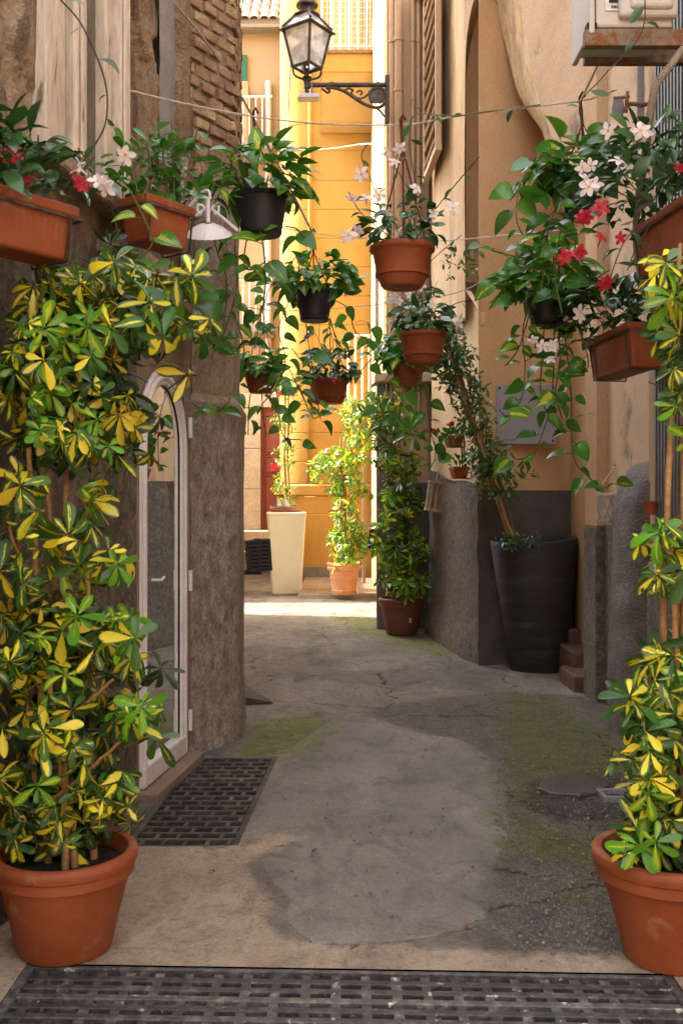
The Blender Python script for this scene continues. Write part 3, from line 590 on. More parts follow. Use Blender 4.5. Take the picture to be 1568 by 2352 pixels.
# arched glass door in a shallow recess
door = thing('door', '', '', (0, 0, 0)); del door['label']; del door['category']; door.parent = old; door.location = wl((D0 + D1) / 2, 0) - origin_of(old); door['label'] = 'white framed arched glass door'
cs = (D0 + D1) / 2; hw = (D1 - D0) / 2 - 0.055; ARC = 2.05 - hw * 1.05
def archpath(w, top, o, z0=0.05, n=14):
    pts = [wl(cs - w, z0, o)]
    for k in range(6): pts.append(wl(cs - w, z0 + (ARC - z0) * (k + 1) / 7, o))
    for k in range(n + 1):
        q = math.pi * (1 - k / n); pts.append(wl(cs + w * math.cos(q), ARC + top * math.sin(q), o))
    for k in range(6): pts.append(wl(cs + w, ARC - (ARC - z0) * (k + 1) / 7, o))
    pts.append(wl(cs + w, z0, o)); return pts
# recess panel around the arch
outer = []; inner = []; n = 14
pn = MB(); wP = hw + 0.005
inn = archpath(wP, hw * 1.05 + .005, -0.03, 0.0)
def outp(p):
    s = (p - Vector((-1.575, 0, 0))).dot(LT); dx = (s - cs); z = p.z
    if z <= ARC: return wl(D0 - .01 if dx < 0 else D1 + .01, z, -0.03)
    ang = math.atan2(z - ARC, dx); hx, hz = (D1 - D0) / 2 + .01, DH + .01 - ARC
    k = min(hx / max(1e-6, abs(math.cos(ang))), hz / max(1e-6, abs(math.sin(ang)))); return wl(cs + k * math.cos(ang), ARC + k * math.sin(ang), -0.03)
out = [outp(p) for p in inn]
corner = lambda p, q: None
pn.grid([inn, out])
part(door, 'surround', pn, M['recess'], 30)
for side in (D0, D1):
    lbox(door, 'reveal', side - .02, side + .004 if side == D0 else side + .02, 0, DH + .02, -0.06, 0.004, 'recess', 0.004)
for w, r, o in ((0.0, 0.015, -0.012), (0.026, 0.016, 0.000), (0.052, 0.014, -0.010)):
    part(door, 'frame_moulding', MB().tube(archpath(hw - w, hw * 1.05 - w, o), r, 8), M['paint_white'], 60)
wg = hw - 0.064; gp = archpath(wg, hw * 1.05 - 0.064, -0.02, 0.13)
part(door, 'pane', MB().poly(gp), M['door_glass'])
part(door, 'gasket', MB().tube(gp + [gp[0]], 0.006, 6), M['rubber'], 60)
lbox(door, 'bottom_rail', cs - hw, cs + hw, 0.035, 0.14, -0.035, 0.012, 'paint_white', 0.012)
lbox(door, 'threshold', cs - hw - .05, cs + hw + .06, -0.02, 0.032, -0.10, 0.09, 'recess', 0.006)
for py in (985, 1330, 1645):
    s, zz = cs + hw + 0.012, zat(py, 5.5); hp = wl(s, zz, 0.02); part(door, 'hinge', MB().tube([hp + Vector((0, 0, -.055)), hp + Vector((0, 0, .055))], 0.013, 8), M['paint_white'], 60)
hp = wl(cs - hw + 0.075, 1.02, 0.02); part(door, 'handle', MB().tube([hp, hp + LN * 0.05, hp + LN * 0.045 + LT * 0.05 + Vector((0, 0, .01))], 0.008, 8), M['paint_white'], 60)
dk = MB().box(wl(cs, 1.1, -0.5), (1.5, 0.02, 2.4), LM); part(old, 'inner_wall', dk, M['recess'])
# moulded canopy with a scalloped edge above the door
cano = thing('door_canopy', '', '', (0, 0, 0)); del cano['label']; del cano['category']; cano.parent = old
ca, cb = lhit(225, 700)[0], lhit(470, 740)[0]; cano.location = wl((ca + cb) / 2, 2.35) - origin_of(old)
lbox(cano, 'shelf', ca, 5.32, 2.44, 2.50, -0.02, 0.13, 'plaster_pier', 0.012)
lbox(cano, 'bed_moulding', ca + .03, 5.30, 2.38, 2.44, -0.02, 0.09, 'plaster_pier', 0.02)
k = 0; s = ca + 0.06
scm = MB().lathe([(0.004, -0.075), (0.016, -0.05), (0.026, 0.0), (0.028, 0.03)], 8).mesh('scallop', M['plaster_pier'], 60)
while s < 5.32:
    inst(cano, 'scallop', scm, wl(s, 2.36, 0.05), Matrix.Identity(3), 1.0); s += 0.062
cb_ = MB().tube([at(537 + 3 * math.sin(i), py, 6.05) for i, py in enumerate(range(-40, 345, 24))], 0.010, 6)
single('black_cable', 'black cable running down the corner of the exposed brick wall', 'cable', cb_, M['rubber'], 60)
kw_ = MB(); k1, k2, k3 = onground(562, 1588), onground(627, 1615), onground(562, 1618)
kw_.add([k1, k2, k3, k1 + Vector((-.25, 0, 0)), k3 + Vector((-.25, 0, 0)), k1 + Vector((0, 0, .055)), k3 + Vector((0, 0, .05)), k1 + Vector((-.25, 0, .055)), k3 + Vector((-.25, 0, .05)), k2 + Vector((0, 0, .006))], [(5, 7, 8, 6), (5, 6, 9), (6, 2, 1, 9), (2, 6, 8, 4), (0, 1, 9, 5), (0, 5, 7, 3), (3, 7, 8, 4)][:])
single('kerb_stone', 'dark wedge of kerb stone sticking out at the foot of the rough pier', 'kerb stone', kw_, M['stone_dark'])

# ---------------------------------------------------------------- ochre house with the great arch (far side of the alley)
och = thing('ochre_house', 'ochre plastered house with a tall arch, recess and grey base', 'building', (2.6, 7.5, 0))
A1 = onground(1097, 1528); A2 = onground(985, 1455); AJ = at(1068, HY, 8.75); BK = Vector((2.01, 8.75, 0)); RP = Vector((1.83, 7.15, 0)); RN = Vector((1.80, 1.2, 0))
def strip(p0, p1, zl, nx, amp=0.006, sc_=2.0, batter=0.0, seed=0.0, topf=None, flare=0):
    d = (p1 - p0); nrm = Vector((-d.y, d.x, 0)).normalized()
    rows = []
    for z in zl:
        r = []
        for k in range(nx + 1):
            p = p0.lerp(p1, k / nx); o = fb(p.x + seed, p.y, z, sc_, 4) * amp
            if batter: o += batter * sstep(0.5, 0.0, z) * sstep(0.0, 0.2, k / nx)
            zz = z if not topf else min(z, topf(k / nx))
            r.append(Vector((p.x, p.y, zz)) + nrm * o)
        rows.append(r)
    return MB().grid(rows)
HT = 6.9
# alley face: rough base, upper plaster.  plan direction A2 -> A1 keeps the normal towards the alley
inw = Vector((0.06, 0.0, 0))
part(och, 'rough_base', strip(A1, A2, frange(-0.03, 1.74, 0.04), 50, 0.012, 5.0, 0.05, topf=lambda t: 1.52 + 0.19 * t + 0.02 * math.sin(t * 9)), M['roughcast'], 180)
part(och, 'pier_wall', strip(A1 + inw * 0.35, A2 + inw * 0.35, frange(1.4, 3.16, 0.06), 34, 0.012, 1.6), M['ochre_streak'], 180)
part(och, 'upper_wall', strip(Vector((AJ.x, AJ.y, 0)), A2 + inw * 0.5, merge(frange(3.0, 6.2, 0.07), [6.5, HT]), 34, 0.014, 1.4), M['ochre_streak'], 180)
sh = MB(); aj = Vector((AJ.x, AJ.y, 0)); sh.add([aj + Vector((0, 0, 3.02)), aj + Vector((0.2, 0.2, 3.02)), A1 + inw * .35 + Vector((0.2, 0, 3.16)), A1 + inw * .35 + Vector((0, 0, 3.16)), A1 + inw * .35 + Vector((0, 0, 2.94)), aj + Vector((0, 0, 3.12))], [(5, 3, 2, 1)])
part(och, 'impost', MB().grid([[aj + Vector((0, 0, 3.25)), aj + Vector((.05, .02, 3.25))], [A1 + inw * .35 + Vector((0, 0, 3.0)), A1 + inw * .35 + Vector((.05, .02, 3.0))], [A1 + inw * .35 + Vector((0, 0, 2.9)), A1 + inw * .35 + Vector((.05, .02, 2.9))]]), M['ochre_streak'], 40)
# recess: back wall, side wall, ceiling
BK0 = A1 + Vector((0.004, 0.0, 0))
part(och, 'recess_wall', strip(Vector((BK.x, BK.y, 0)), BK0, frange(1.48, 6.6, 0.16), 14, 0.006, 1.5), M['recess_ochre'], 180)
part(och, 'dark_base', strip(Vector((BK.x, BK.y - .012, 0)), BK0 + Vector((0, -.012, 0)), frange(-0.02, 1.49, 0.05), 20, 0.005, 5), M['dado_dark'], 180)
part(och, 'recess_side_wall', strip(RP + Vector((.0, .0, 0)), Vector((BK.x, BK.y, 0)), frange(0, 6.6, 0.2), 10, 0.006, 1.5), M['recess_ochre'], 180)
part(och, 'recess_ceiling', MB().poly([(0.9, 6.9, 6.5), (2.2, 6.9, 6.5), (2.2, 9.0, 6.5), (0.9, 9.0, 6.5)]), M['ochre'])
# arch wall with weathered splayed edge
pairs = [((1068, 640), (1067, 640)), ((1068, 400), (1067, 400)), ((1069, 215), (1067, 205)), ((1073, 140), (1069, 120)), ((1083, 75), (1076, 50)), ((1097, 28), (1090, -5)), ((1113, 10), (1118, -42)), ((1130, 24), (1165, -35)), ((1148, 62), (1196, 15)), ((1164, 116), (1211, 100)), ((1184, 195), (1222, 172)), ((1205, 240), (1240, 238)), ((1239, 289), (1258, 290)), ((1254, 326), (1269, 322)), ((1300, 430), (1309, 420)), ((1338, 524), (1345, 518)), ((1349, 602), (1356, 600)), ((1361, 720), (1365, 720)), ((1364, 900), (1367, 900)), ((1364, 1600), (1367, 1600))]
ap0, ap1 = (AJ.x, AJ.y), (RP.x, RP.y)
an = Vector((ap1[1] - ap0[1], -(ap1[0] - ap0[0]), 0)).normalized()
if an.y > 0: an = -an
o_ = smooth_path([hit(*q, ap0, ap1) for p, q in pairs], 4); ib0 = (ap0[0] - an.x * .16, ap0[1] - an.y * .16); ib1 = (ap1[0] - an.x * .16, ap1[1] - an.y * .16)
i_ = smooth_path([hit(p[0] + 1, p[1] + 6, ib0, ib1) for p, q in pairs], 4)
topz = [Vector((p.x, p.y, HT)) for p in o_]
rows = [[a.lerp(b, (k / 12) ** 1.0) + an * 0.010 * fb(a.x * 3, a.lerp(b, k / 12).z, 4.0, 1.4, 4) * (1 if k else 0) for a, b in zip(o_, topz)] for k in range(13)]
part(och, 'arch_wall', MB().grid(rows), M['pink_plaster'], 180)
rows = [[a.lerp(b, k / 5) + an * 0.02 * fb(a.x * 4, a.z * 4, k * .3, 2.0, 4) * (0 if k in (0, 5) else 1) for a, b in zip(o_, i_)] for k in range(6)]
part(och, 'arch_edge', MB().grid(rows), M['arch_band'], 180)
part(och, 'arch_soffit', MB().grid([i_, [p - an * 0.9 for p in i_]]), M['recess_ochre'], 180)
# near wall with pilaster strips, rough base, buttress
def rx(d): return RP.x + (RN.x - RP.x) * (RP.y - d) / (RP.y - RN.y)
part(och, 'near_wall', strip(RN, RP + Vector((0, 0.0, 0)), merge(frange(0, 5.2, 0.13), [6, HT]), 60, 0.010, 1.4), M['pink_plaster'], 180)
def rbox(name, d0, d1, z0, z1, prot, mat, bev=0.008, back=0.05):
    x0 = rx((d0 + d1) / 2); return part(och, name, MB().box(((x0 - prot + x0 + back) / 2, (d0 + d1) / 2, (z0 + z1) / 2), (prot + back, d1 - d0, z1 - z0)), M[mat], None, bev)
rbox('pilaster', 6.86, 7.17, 1.22, 5.2, 0.075, 'tan')
rbox('pilaster_base', 6.85, 7.19, -0.02, 1.22, 0.085, 'roughcast')
rbox('inset_base', 6.25, 6.86, -0.02, 1.24, 0.02, 'roughcast')
rbox('pilaster', 5.70, 5.76, 1.5, 5.2, 0.05, 'tan')
rbox('pilaster', 5.36, 5.62, 0.9, 5.2, 0.085, 'tan')
rbox('rough_base', 4.2, 5.62, -0.02, 0.92, 0.10, 'roughcast')
bt = MB(); rows = []; bz = zat(1058, 6.0)
for z in merge(frange(-0.03, 1.3, 0.04), frange(1.3, bz, 0.025)):
    k = 1.0 if z < 1.3 else math.sqrt(max(0.0, 1 - ((z - 1.3) / (bz - 1.3)) ** 2)); r = []
    for j in range(25):
        q = math.pi * j / 24; cyy = 5.98; hd, pr = 0.27 * (0.35 + 0.65 * k) * (1.1 - 0.08 * z), 0.20 * k * (1.15 - 0.12 * z)
        p = Vector((rx(cyy) + 0.02 - pr * math.sin(q) ** 0.7, cyy - hd * math.cos(q), z)); o = 0.014 * fb(p.y * 2, z * 1.2, 8, 3, 4) + 0.006 * fb(p.y, z, 3, 14, 3)
        r.append(p + Vector((-o, 0, 0)))
    rows.append(r)
M['buttress'] = surf('buttress_cement', [(0.085, 0.07, 0.058), (0.15, 0.125, 0.105), (0.21, 0.18, 0.15)], 5, 0.55, 1.0, 90, 0.018, 0.4, 0.5, detail=8)
part(och, 'buttress', bt.grid(rows), M['buttress'], 180)
# brick steps by the recess door
for k, (d0, d1, z1, pr) in enumerate(((7.25, 7.75, 0.13, 0.15), (7.62, 8.15, 0.25, 0.12), (8.05, 8.6, 0.36, 0.09))):
    st = MB().box((1.83 + 0.11 * (d0 - 7.15) - pr / 2 + .1, (d0 + d1) / 2, z1 / 2 - 0.01), (pr + .2, d1 - d0, z1)); part(och, 'step', st, M['step_brick'], None, 0.015)
part(och, 'rear_block', MB().box((4.2, 6.2, 3.45), (4.2, 10.0, 6.9)), M['pink_plaster'])
part(och, 'roof', MB().poly([(0.75, 11.2, HT), (1.05, 8.5, HT), (1.7, 7.0, HT), (1.65, 1.0, HT), (6.4, 1.0, HT), (6.4, 11.2, HT)]), M['roof_tile'])
# ribbed grey shutter
rs_ = thing('folding_shutter', 'grey ribbed metal folding shutter behind the umbrella plant at the frame edge', 'shutter', (rx(5.0), 5.0, 0.95))
part(rs_, 'sheet', MB().box((rx(4.9) - 0.11, 4.9, 2.5), (0.02, 0.9, 3.0)), M['shutter_grey'])
ribm = MB().box((0, 0, 1.5), (0.03, 0.022, 3.0)).mesh('rib', M['shutter_grey'])
for k in range(18): inst(rs_, 'rib', ribm, (rx(4.9) - 0.13, 4.47 + 0.05 * k, 1.0), Matrix.Identity(3))
# open louvred shutter on the upper wall
lv = thing('louvred_shutter', 'tan louvred window shutter high on the streaked ochre wall', 'shutter', at(995, 340, 9.8))
l0, l1 = at(982, 0, 10.35), at(1010, 0, 9.45); ld = (l1 - l0); ld.z = 0; lw = ld.length; ldn = ld.normalized(); lo_ = Vector((ldn.y, -ldn.x, 0)); lo_ = lo_ if lo_.x < 0 else -lo_
lz0, lz1 = zat(345, 9.5), 6.6; lmid = (l0 + l1) / 2; lmid.z = 0; lmm = Matrix((ldn, lo_, Vector((0, 0, 1)))).transposed()
lmid = lmid + lo_ * 0.02
part(lv, 'backing', MB().box(lmid + Vector((0, 0, (lz0 + lz1) / 2)) - lo_ * .03, (lw, 0.02, lz1 - lz0), lmm), M['brown_wood'])
part(lv, 'stile', MB().box(lmid + ldn * (lw / 2) + Vector((0, 0, (lz0 + lz1) / 2)), (0.05, 0.05, lz1 - lz0), lmm), M['louver'])
part(lv, 'stile', MB().box(lmid - ldn * (lw / 2) + Vector((0, 0, (lz0 + lz1) / 2)), (0.05, 0.05, lz1 - lz0), lmm), M['louver'])
part(lv, 'rail', MB().box(lmid + Vector((0, 0, lz0)), (lw + .1, 0.06, 0.06), lmm), M['louver'])
slm = MB().box((0, 0, 0), (lw - .05, 0.075, 0.02), Matrix.Rotation(R(-38), 3, 'X')).mesh('slat', M['louver'])
z = lz0 + 0.12
while z < lz1:
    inst(lv, 'slat', slm, lmid + Vector((0, 0, z)), lmm); z += 0.155

# ---------------------------------------------------------------- tan house with drainpipes
tan = thing('tan_house', 'narrow tan house front with drainpipes behind the street lantern', 'building', (0.7, 11.2, 0))
TB = 10.95; tx0, tx1 = xat(888, TB), 0.96
part(tan, 'front_wall', strip(Vector((tx1, TB, 0)), Vector((tx0, TB, 0)), merge(frange(1.55, 6.6, 0.25), [9.4]), 6, 0.004, 1.5), M['tan'], 180)
part(tan, 'side_wall', strip(Vector((tx0, TB, 0)), Vector((tx0 + .02, 17.6, 0)), merge(frange(0, 9.4, 0.3)), 12, 0.006, 1.0), M['cream'], 180)
part(tan, 'dark_base', strip(Vector((tx1, TB - .02, 0)), Vector((tx0, TB - .02, 0)), frange(-0.02, 1.6, 0.08), 8, 0.006, 4), M['dado_dark'], 180)  # dark dado sheet also stands for the shadow on the lower wall
jx0, jx1 = xat(864, TB), xat(886, TB)
part(tan, 'door_jamb', MB().box(((jx0 + jx1) / 2, TB - .01, zat(880, TB) / 2), (jx1 - jx0, 0.14, zat(880, TB))), M['grey_cement'], None, 0.01)
part(tan, 'ledge', MB().box(((jx0 + tx1) / 2, TB - .10, zat(872, TB)), (tx1 - jx0 + .05, 0.26, 0.10)), M['pink_plaster'], None, 0.015)
for k, (px, r) in enumerate(((915, 0.046), (948, 0.022), (961, 0.022), (900, 0.03))):
    x = xat(px, TB - .1); p = MB().tube([(x, TB - .10 + k * .012, 9.0), (x, TB - .10 + k * .012, 2.3)], r, 12)
    dp = part(tan, 'drainpipe', p, M['tan'], 60)
    for pz in (zat(100, TB), zat(215 + 18 * k, TB), zat(520, TB)):
        part(dp, 'pipe_clamp', MB().tube([(x, TB - .10 + k * .012, pz - .02), (x, TB - .10 + k * .012, pz + .02)], r + 0.008, 12), M['tan'], 60)
part(tan, 'rear_block', MB().box((2.6, 14.3, 4.7), (4.1, 6.5, 9.4)), M['tan'])
part(tan, 'corner_block', MB().box((0.505 + .05, TB + .2, 7), (0.07, 0.38, 4.8)), M['tan'], None, 0.01)
# small barred window + wiring on the sunlit side wall
gw = thing('window_grille', 'dark barred window grille on the sunlit side wall of the tan house', 'window grille', (tx0, 13.0, 3.2))
for k in range(6): part(gw, 'bar', MB().tube([(tx0 - .04, 12.6 + k * .13, 4.6), (tx0 - .04, 12.6 + k * .13, 3.0)], 0.012, 6), M['iron'])
for k in range(9): part(gw, 'cross_bar', MB().tube([(tx0 - .045, 12.55, 3.1 + k * .18), (tx0 - .045, 13.3, 3.1 + k * .18)], 0.01, 6), M['iron'])

# ---------------------------------------------------------------- sunlit yellow house with rounded corner
yel = thing('yellow_house', 'bright yellow house with rounded corner, grooved plaster bands and balcony', 'building', (-0.2, 17.8, 0))
CZ = 17.4; cxr, rr_ = xat(705, CZ), 0.50
def cplan(o=0.0, n=10):
    pts = [Vector((-1.13 + .0 - o, 24, 0)), Vector((cxr - rr_ - o, CZ + rr_ + .02, 0))]
    for k in range(1, n + 1):
        q = math.pi - (math.pi / 2) * k / n; pts.append(Vector((cxr + (rr_ + o) * math.cos(q), CZ + rr_ - (rr_ + o) * math.sin(q), 0)))
    pts.append(Vector((0.9, CZ - o, 0))); return pts
def band(z0, z1, o, name, mat, g=0.012):
    a = cplan(o); b = cplan(o - g)
    return part(yel, name, MB().grid([[Vector((p.x, p.y, z0)) for p in b], [Vector((p.x, p.y, z0 + g)) for p in a], [Vector((p.x, p.y, z1 - g)) for p in a], [Vector((p.x, p.y, z1)) for p in b]]), M[mat], 25)
zb = [zat(p, CZ) for p in (1112, 1060, 994, 930, 878, 812, 746, 680, 613, 547, 481, 414, 345, 285)]
band(-0.02, zat(1180, CZ), 0.06, 'plinth', 'yellow', 0.01); band(zat(1180, CZ), zat(1140, CZ), 0.05, 'plinth_course', 'yellow', 0.01); band(zat(1140, CZ), zb[0], 0.085, 'plinth_moulding', 'yellow', 0.03)
for a, b in zip(zb, zb[1:]): band(a, b, 0.0, 'plaster_band', 'yellow', 0.014)
band(zb[-1], 12.5, 0.0, 'plaster_band', 'yellow', 0.014)
part(yel, 'roof', MB().poly([(-1.4, 17.0, 12.5), (1.0, 17.0, 12.5), (1.0, 24, 12.5), (-1.4, 24, 12.5)]), M['roof_tile'])
part(yel, 'corner_shaft', MB().tube([(xat(712, CZ), CZ - .01, zb[0]), (xat(712, CZ), CZ - .01, 12.4)], 0.04, 10), M['yellow'], 180)
# tiled step and skirting
tl = Vector((xat(697, 17.3), 0, 0)); tf = gd(1376); tb_ = CZ - .08
part(yel, 'door_step', MB().box(((-0.62 + 0.50) / 2, (14.25 + tb_) / 2, 0.03), (1.12, tb_ - 14.25, 0.07)), M['grout'], None, 0.006)
tw = 0.29
tilem = MB().box((0, 0, 0), (tw - .016, 0.62 - .016, 0.012)).mesh('tile', M['brown_tile'])
for i in range(4):
    for j in range(5): inst(yel, 'tile', tilem, (-0.62 + tw * (i + .5) - .015, 14.27 + 0.62 * (j + .5), 0.068), Matrix.Identity(3))
skm = MB().box((0, 0, 0), (0.27, 0.02, 0.19)).mesh('skirting_tile', M['grey_tile'])
for i in range(4): inst(yel, 'skirting_tile', skm, (-0.56 + 0.285 * i, CZ - .085, 0.155), Matrix.Identity(3))
# door edge at the back
part(yel, 'door_frame', MB().box((0.36, 16.0, 1.15), (0.05, 0.09, 2.2)), M['brown_wood'], None, 0.008)
# balcony
bal = thing('balcony', '', '', (0, 0, 0)); del bal['label']; del bal['category']; bal.parent = yel; bal.location = Vector((0.15, 16.8, 8.3)) - origin_of(yel)
bz1, bz0 = zat(124, 16.2), zat(166, 16.2); bx0, bx1 = xat(737, 16.2), 0.85
part(bal, 'slab', MB().box(((bx0 + bx1) / 2, (16.2 + CZ) / 2 - .02, (bz0 + bz1) / 2), (bx1 - bx0, CZ - 16.2 + .02, bz1 - bz0)), M['yellow'], None, 0.01)
part(bal, 'slab_edge', MB().box(((bx0 + bx1) / 2, (16.16 + CZ) / 2 - .02, bz1 + .02), (bx1 - bx0 + .06, CZ - 16.16 + .02, 0.06)), M['rust'], None, 0.01)
mo = MB().grid([[Vector((bx0 + .02 - dx, y, z)), Vector((bx1, y, z))] for y, z, dx in ((16.22, bz0, 0), (16.30, bz0 - .05, 0), (16.55, bz0 - .22, .02), (16.6, bz0 - .24, .02), (16.95, bz0 - .5, .04), (17.38, bz0 - .55, .05))])
part(bal, 'console_moulding', mo, M['cream'], 20)
part(bal, 'console_side', MB().poly([Vector((bx0 + .015, 16.22, bz0)), Vector((bx0 + .0, 16.55, bz0 - .22)), Vector((bx0 - .02, 16.95, bz0 - .5)), Vector((bx0 - .03, 17.38, bz0 - .55)), Vector((bx0 + .015, 17.38, bz0))]), M['cream'])
rl = thing('railing', '', '', (0, 0, 0)); del rl['label']; del rl['category']; rl.parent = bal; rl.location = Vector((bx0, 16.25, bz1)) - origin_of(bal)
for zz in (bz1 + .14, bz1 + 1.05): part(rl, 'rail', MB().tube([(bx0, 16.25, zz), (bx1, 16.25, zz)], 0.022, 8), M['rail_white'], 60)
barm = MB().tube([(0, 0, 0), (0, 0, 1.0)], 0.016, 8).mesh('bar', M['rail_white'], 60)
for k in range(10): inst(rl, 'bar', barm, (bx0 + .02 + k * 0.145, 16.25, bz1 + .04), Matrix.Identity(3))
nm = MB()
for k in range(9): nm.tube([(bx0, 16.285, bz1 + .1 + k * .1), (bx1, 16.285, bz1 + .1 + k * .1)], 0.004, 4)
for k in range(14): nm.tube([(bx0 + k * .1, 16.285, bz1 + .08), (bx0 + k * .1, 16.285, bz1 + 1.0)], 0.004, 4)
part(rl, 'wire_netting', nm, M['wire_pale'])
part(yel, 'balcony_door', MB().box((0.12, CZ - .02, bz1 + 1.1), (0.5, 0.05, 2.1)), M['cream'], None, 0.01)
bsh = thing('green_shutter', 'green louvred shutter behind the balcony railing above the lantern', 'shutter', (0.66, 17.0, bz1))
gx_ = xat(869, 17.0); part(bsh, 'frame', MB().box((gx_, 17.0, bz1 + 1.15), (0.05, 0.5, 2.2)), M['green_paint'])
gsl = MB().box((0, 0, 0), (0.09, 0.44, 0.018), Matrix.Rotation(R(40), 3, 'Y')).mesh('slat', M['green_paint'])
for k in range(30): inst(bsh, 'slat', gsl, (gx_ - .03, 16.97, bz1 + .15 + k * .07), Matrix.Identity(3))
# white window guard low on the yellow front
wgd = thing('window_guard', 'white upright bars of a window guard low on the yellow wall', 'window guard', (0.3, 16.9, 2.6))
for k in range(5):
    x = xat(800 + k * 16, 16.9); part(wgd, 'bar', MB().tube([(x, 16.95, zat(945, 17)), (x, 16.95, zat(770, 17))], 0.02, 8), M['rail_white'], 60)
for py in (772, 943): part(wgd, 'rail', MB().tube([(xat(792, 17), 16.95, zat(py, 17)), (xat(872, 17), 16.95, zat(py, 17))], 0.02, 8), M['rail_white'], 60)
part(wgd, 'shelf', MB().box((xat(835, 17), 16.98, zat(955, 17)), (0.62, 0.45, 0.09)), M['rail_white'], None, 0.01)

# ---------------------------------------------------------------- pale house far behind, with a red door
pal = thing('pale_house', 'pale yellow house far down the lane with tiled roof and red door', 'building', (-2.0, 21.6, 0))
PZ = 21.0
part(pal, 'wall', MB().box((-3.0, PZ + 1.5, 5.7), (4.2, 3.0, 11.4)), M['yellow_pale'])
part(pal, 'eave', MB().box((-3.0, PZ - .1, zat(58, PZ - .2)), (4.4, 0.5, 0.16)), M['grey_cement'], None, 0.02)
tm = MB(); tm.grid([[Vector((0.10 * math.cos(q) * (1 - .12 * t), 0.42 * t, 0.075 * math.sin(q) + .008)) for q in [math.pi * j / 8 for j in range(9)]] for t in (0, 1)]); tm.grid([[Vector((0.085 * math.cos(q) * (1 - .12 * t), 0.42 * t, 0.06 * math.sin(q) + .008)) for q in [math.pi * j / 8 for j in range(9)]] for t in (0, 1)]); tm.f += [(j, j + 1, 18 + j + 1, 18 + j) for j in range(8)]
tme = tm.mesh('roof_tile', M['roof_tile'], 60)
rt = thing('roof', '', '', (0, 0, 0)); del rt['label']; del rt['category']; rt.parent = pal; rt.location = Vector((-2.5, PZ - .3, 11.5)) - origin_of(pal)
rm_ = Matrix.Rotation(R(43), 3, 'X'); rz = zat(52, PZ - .3)
part(rt, 'deck', MB().box((-3.0, PZ + .75, rz + .95), (4.4, 3.1, 0.04), rm_), M['roof_tile'])
for i in range(9):
    for j in range(7):
        inst(rt, 'roof_tile', tme, Vector((-2.6 + i * .2, PZ - .4, rz)) + rm_ @ Vector((rnd.uniform(-.01, .01), j * .36, 0.02 + .006 * j)), rm_ @ Matrix.Rotation(R(-2.5), 3, 'X'))
# stoop, door with panels and granite jambs
dz0, dz1 = zat(1216, PZ), zat(938, PZ); dxa, dxb = xat(601, PZ), xat(645, PZ)
part(pal, 'stoop', MB().box((-1.9, PZ - .55, dz0 / 2), (2.4, 1.1, dz0)), M['granite'], None, 0.02)
part(pal, 'stoop_step', MB().box((-1.9, PZ - 1.3, dz0 / 4), (2.4, 0.5, dz0 / 2)), M['granite'], None, 0.02)
rd = thing('door', '', '', (0, 0, 0)); del rd['label']; del rd['category']; rd.parent = pal; rd.location = Vector(((dxa + dxb) / 2, PZ, dz0)) - origin_of(pal); rd['label'] = 'red-brown panelled wooden door'
part(rd, 'leaf', MB().box((dxa + .55, PZ - .01, (dz0 + dz1) / 2), (1.1, 0.05, dz1 - dz0)), M['door_red'], None, 0.006)
for py0, py1 in ((958, 1040), (1052, 1085), (1096, 1190)):
    z0, z1 = zat(py1, PZ), zat(py0, PZ)
    for x in (dxa + .29, dxa + .80):
        part(rd, 'panel', MB().box((x, PZ - .04, (z0 + z1) / 2), (0.40, 0.04, z1 - z0)), M['door_red'], None, 0.018)
        part(rd, 'panel_frame', MB().tube([(x - .22, PZ - .04, z0 - .02), (x + .22, PZ - .04, z0 - .02), (x + .22, PZ - .04, z1 + .02), (x - .22, PZ - .04, z1 + .02), (x - .22, PZ - .04, z0 - .02)], 0.014, 6), M['door_red'])
for k in range(3):
    z0 = dz0 + k * (dz1 - dz0) / 3; part(pal, 'jamb_stone', MB().box((dxa - .19, PZ - .06, z0 + (dz1 - dz0) / 6), (0.36, 0.2, (dz1 - dz0) / 3 - .008)), M['granite'], None, 0.012)
part(pal, 'lintel_stone', MB().box((dxa + .3, PZ - .08, dz1 + .16), (1.4, 0.24, 0.3)), M['granite'], None, 0.012)
part(pal, 'fanlight', MB().box((dxa + .55, PZ - .02, dz1 + .55), (1.0, 0.04, 0.45)), M['grey_cement'], None, 0.006)
part(pal, 'downpipe', MB().tube([(xat(617, PZ), PZ - .1, 10.2), (xat(617, PZ), PZ - .1, 4.2)], 0.07, 10), M['rail_white'], 60)
part(pal, 'shutter', MB().box((xat(560, PZ), PZ - .05, zat(178, PZ)), (0.14, 0.06, 0.9)), M['green_paint'], None, 0.006)
pb = thing('balcony', '', '', (0, 0, 0)); del pb['label']; del pb['category']; pb.parent = pal; pb.location = Vector((-1.8, PZ - .5, 8.7)) - origin_of(pal)
for py in (345, 760):
    zz = zat(py, PZ - .6); part(pb, 'slab', MB().box((-2.2, PZ - .45, zz), (1.6, 0.9, 0.14)), M['grey_cement'], None, 0.015)
    for k in range(12): part(pb, 'bar', MB().tube([(-2.9 + k * .13, PZ - .85, zz + .07), (-2.9 + k * .13, PZ - .85, zz + 1.0)], 0.013, 6), M['rail_white'])
    part(pb, 'rail', MB().tube([(-3.0, PZ - .85, zz + 1.0), (-1.4, PZ - .85, zz + 1.0)], 0.02, 6), M['rail_white'])
part(pal, 'parapet_block', MB().box((xat(558, PZ), PZ - .3, zat(290, PZ)), (0.32, 0.4, 1.5)), M['yellow_pale'], None, 0.02)
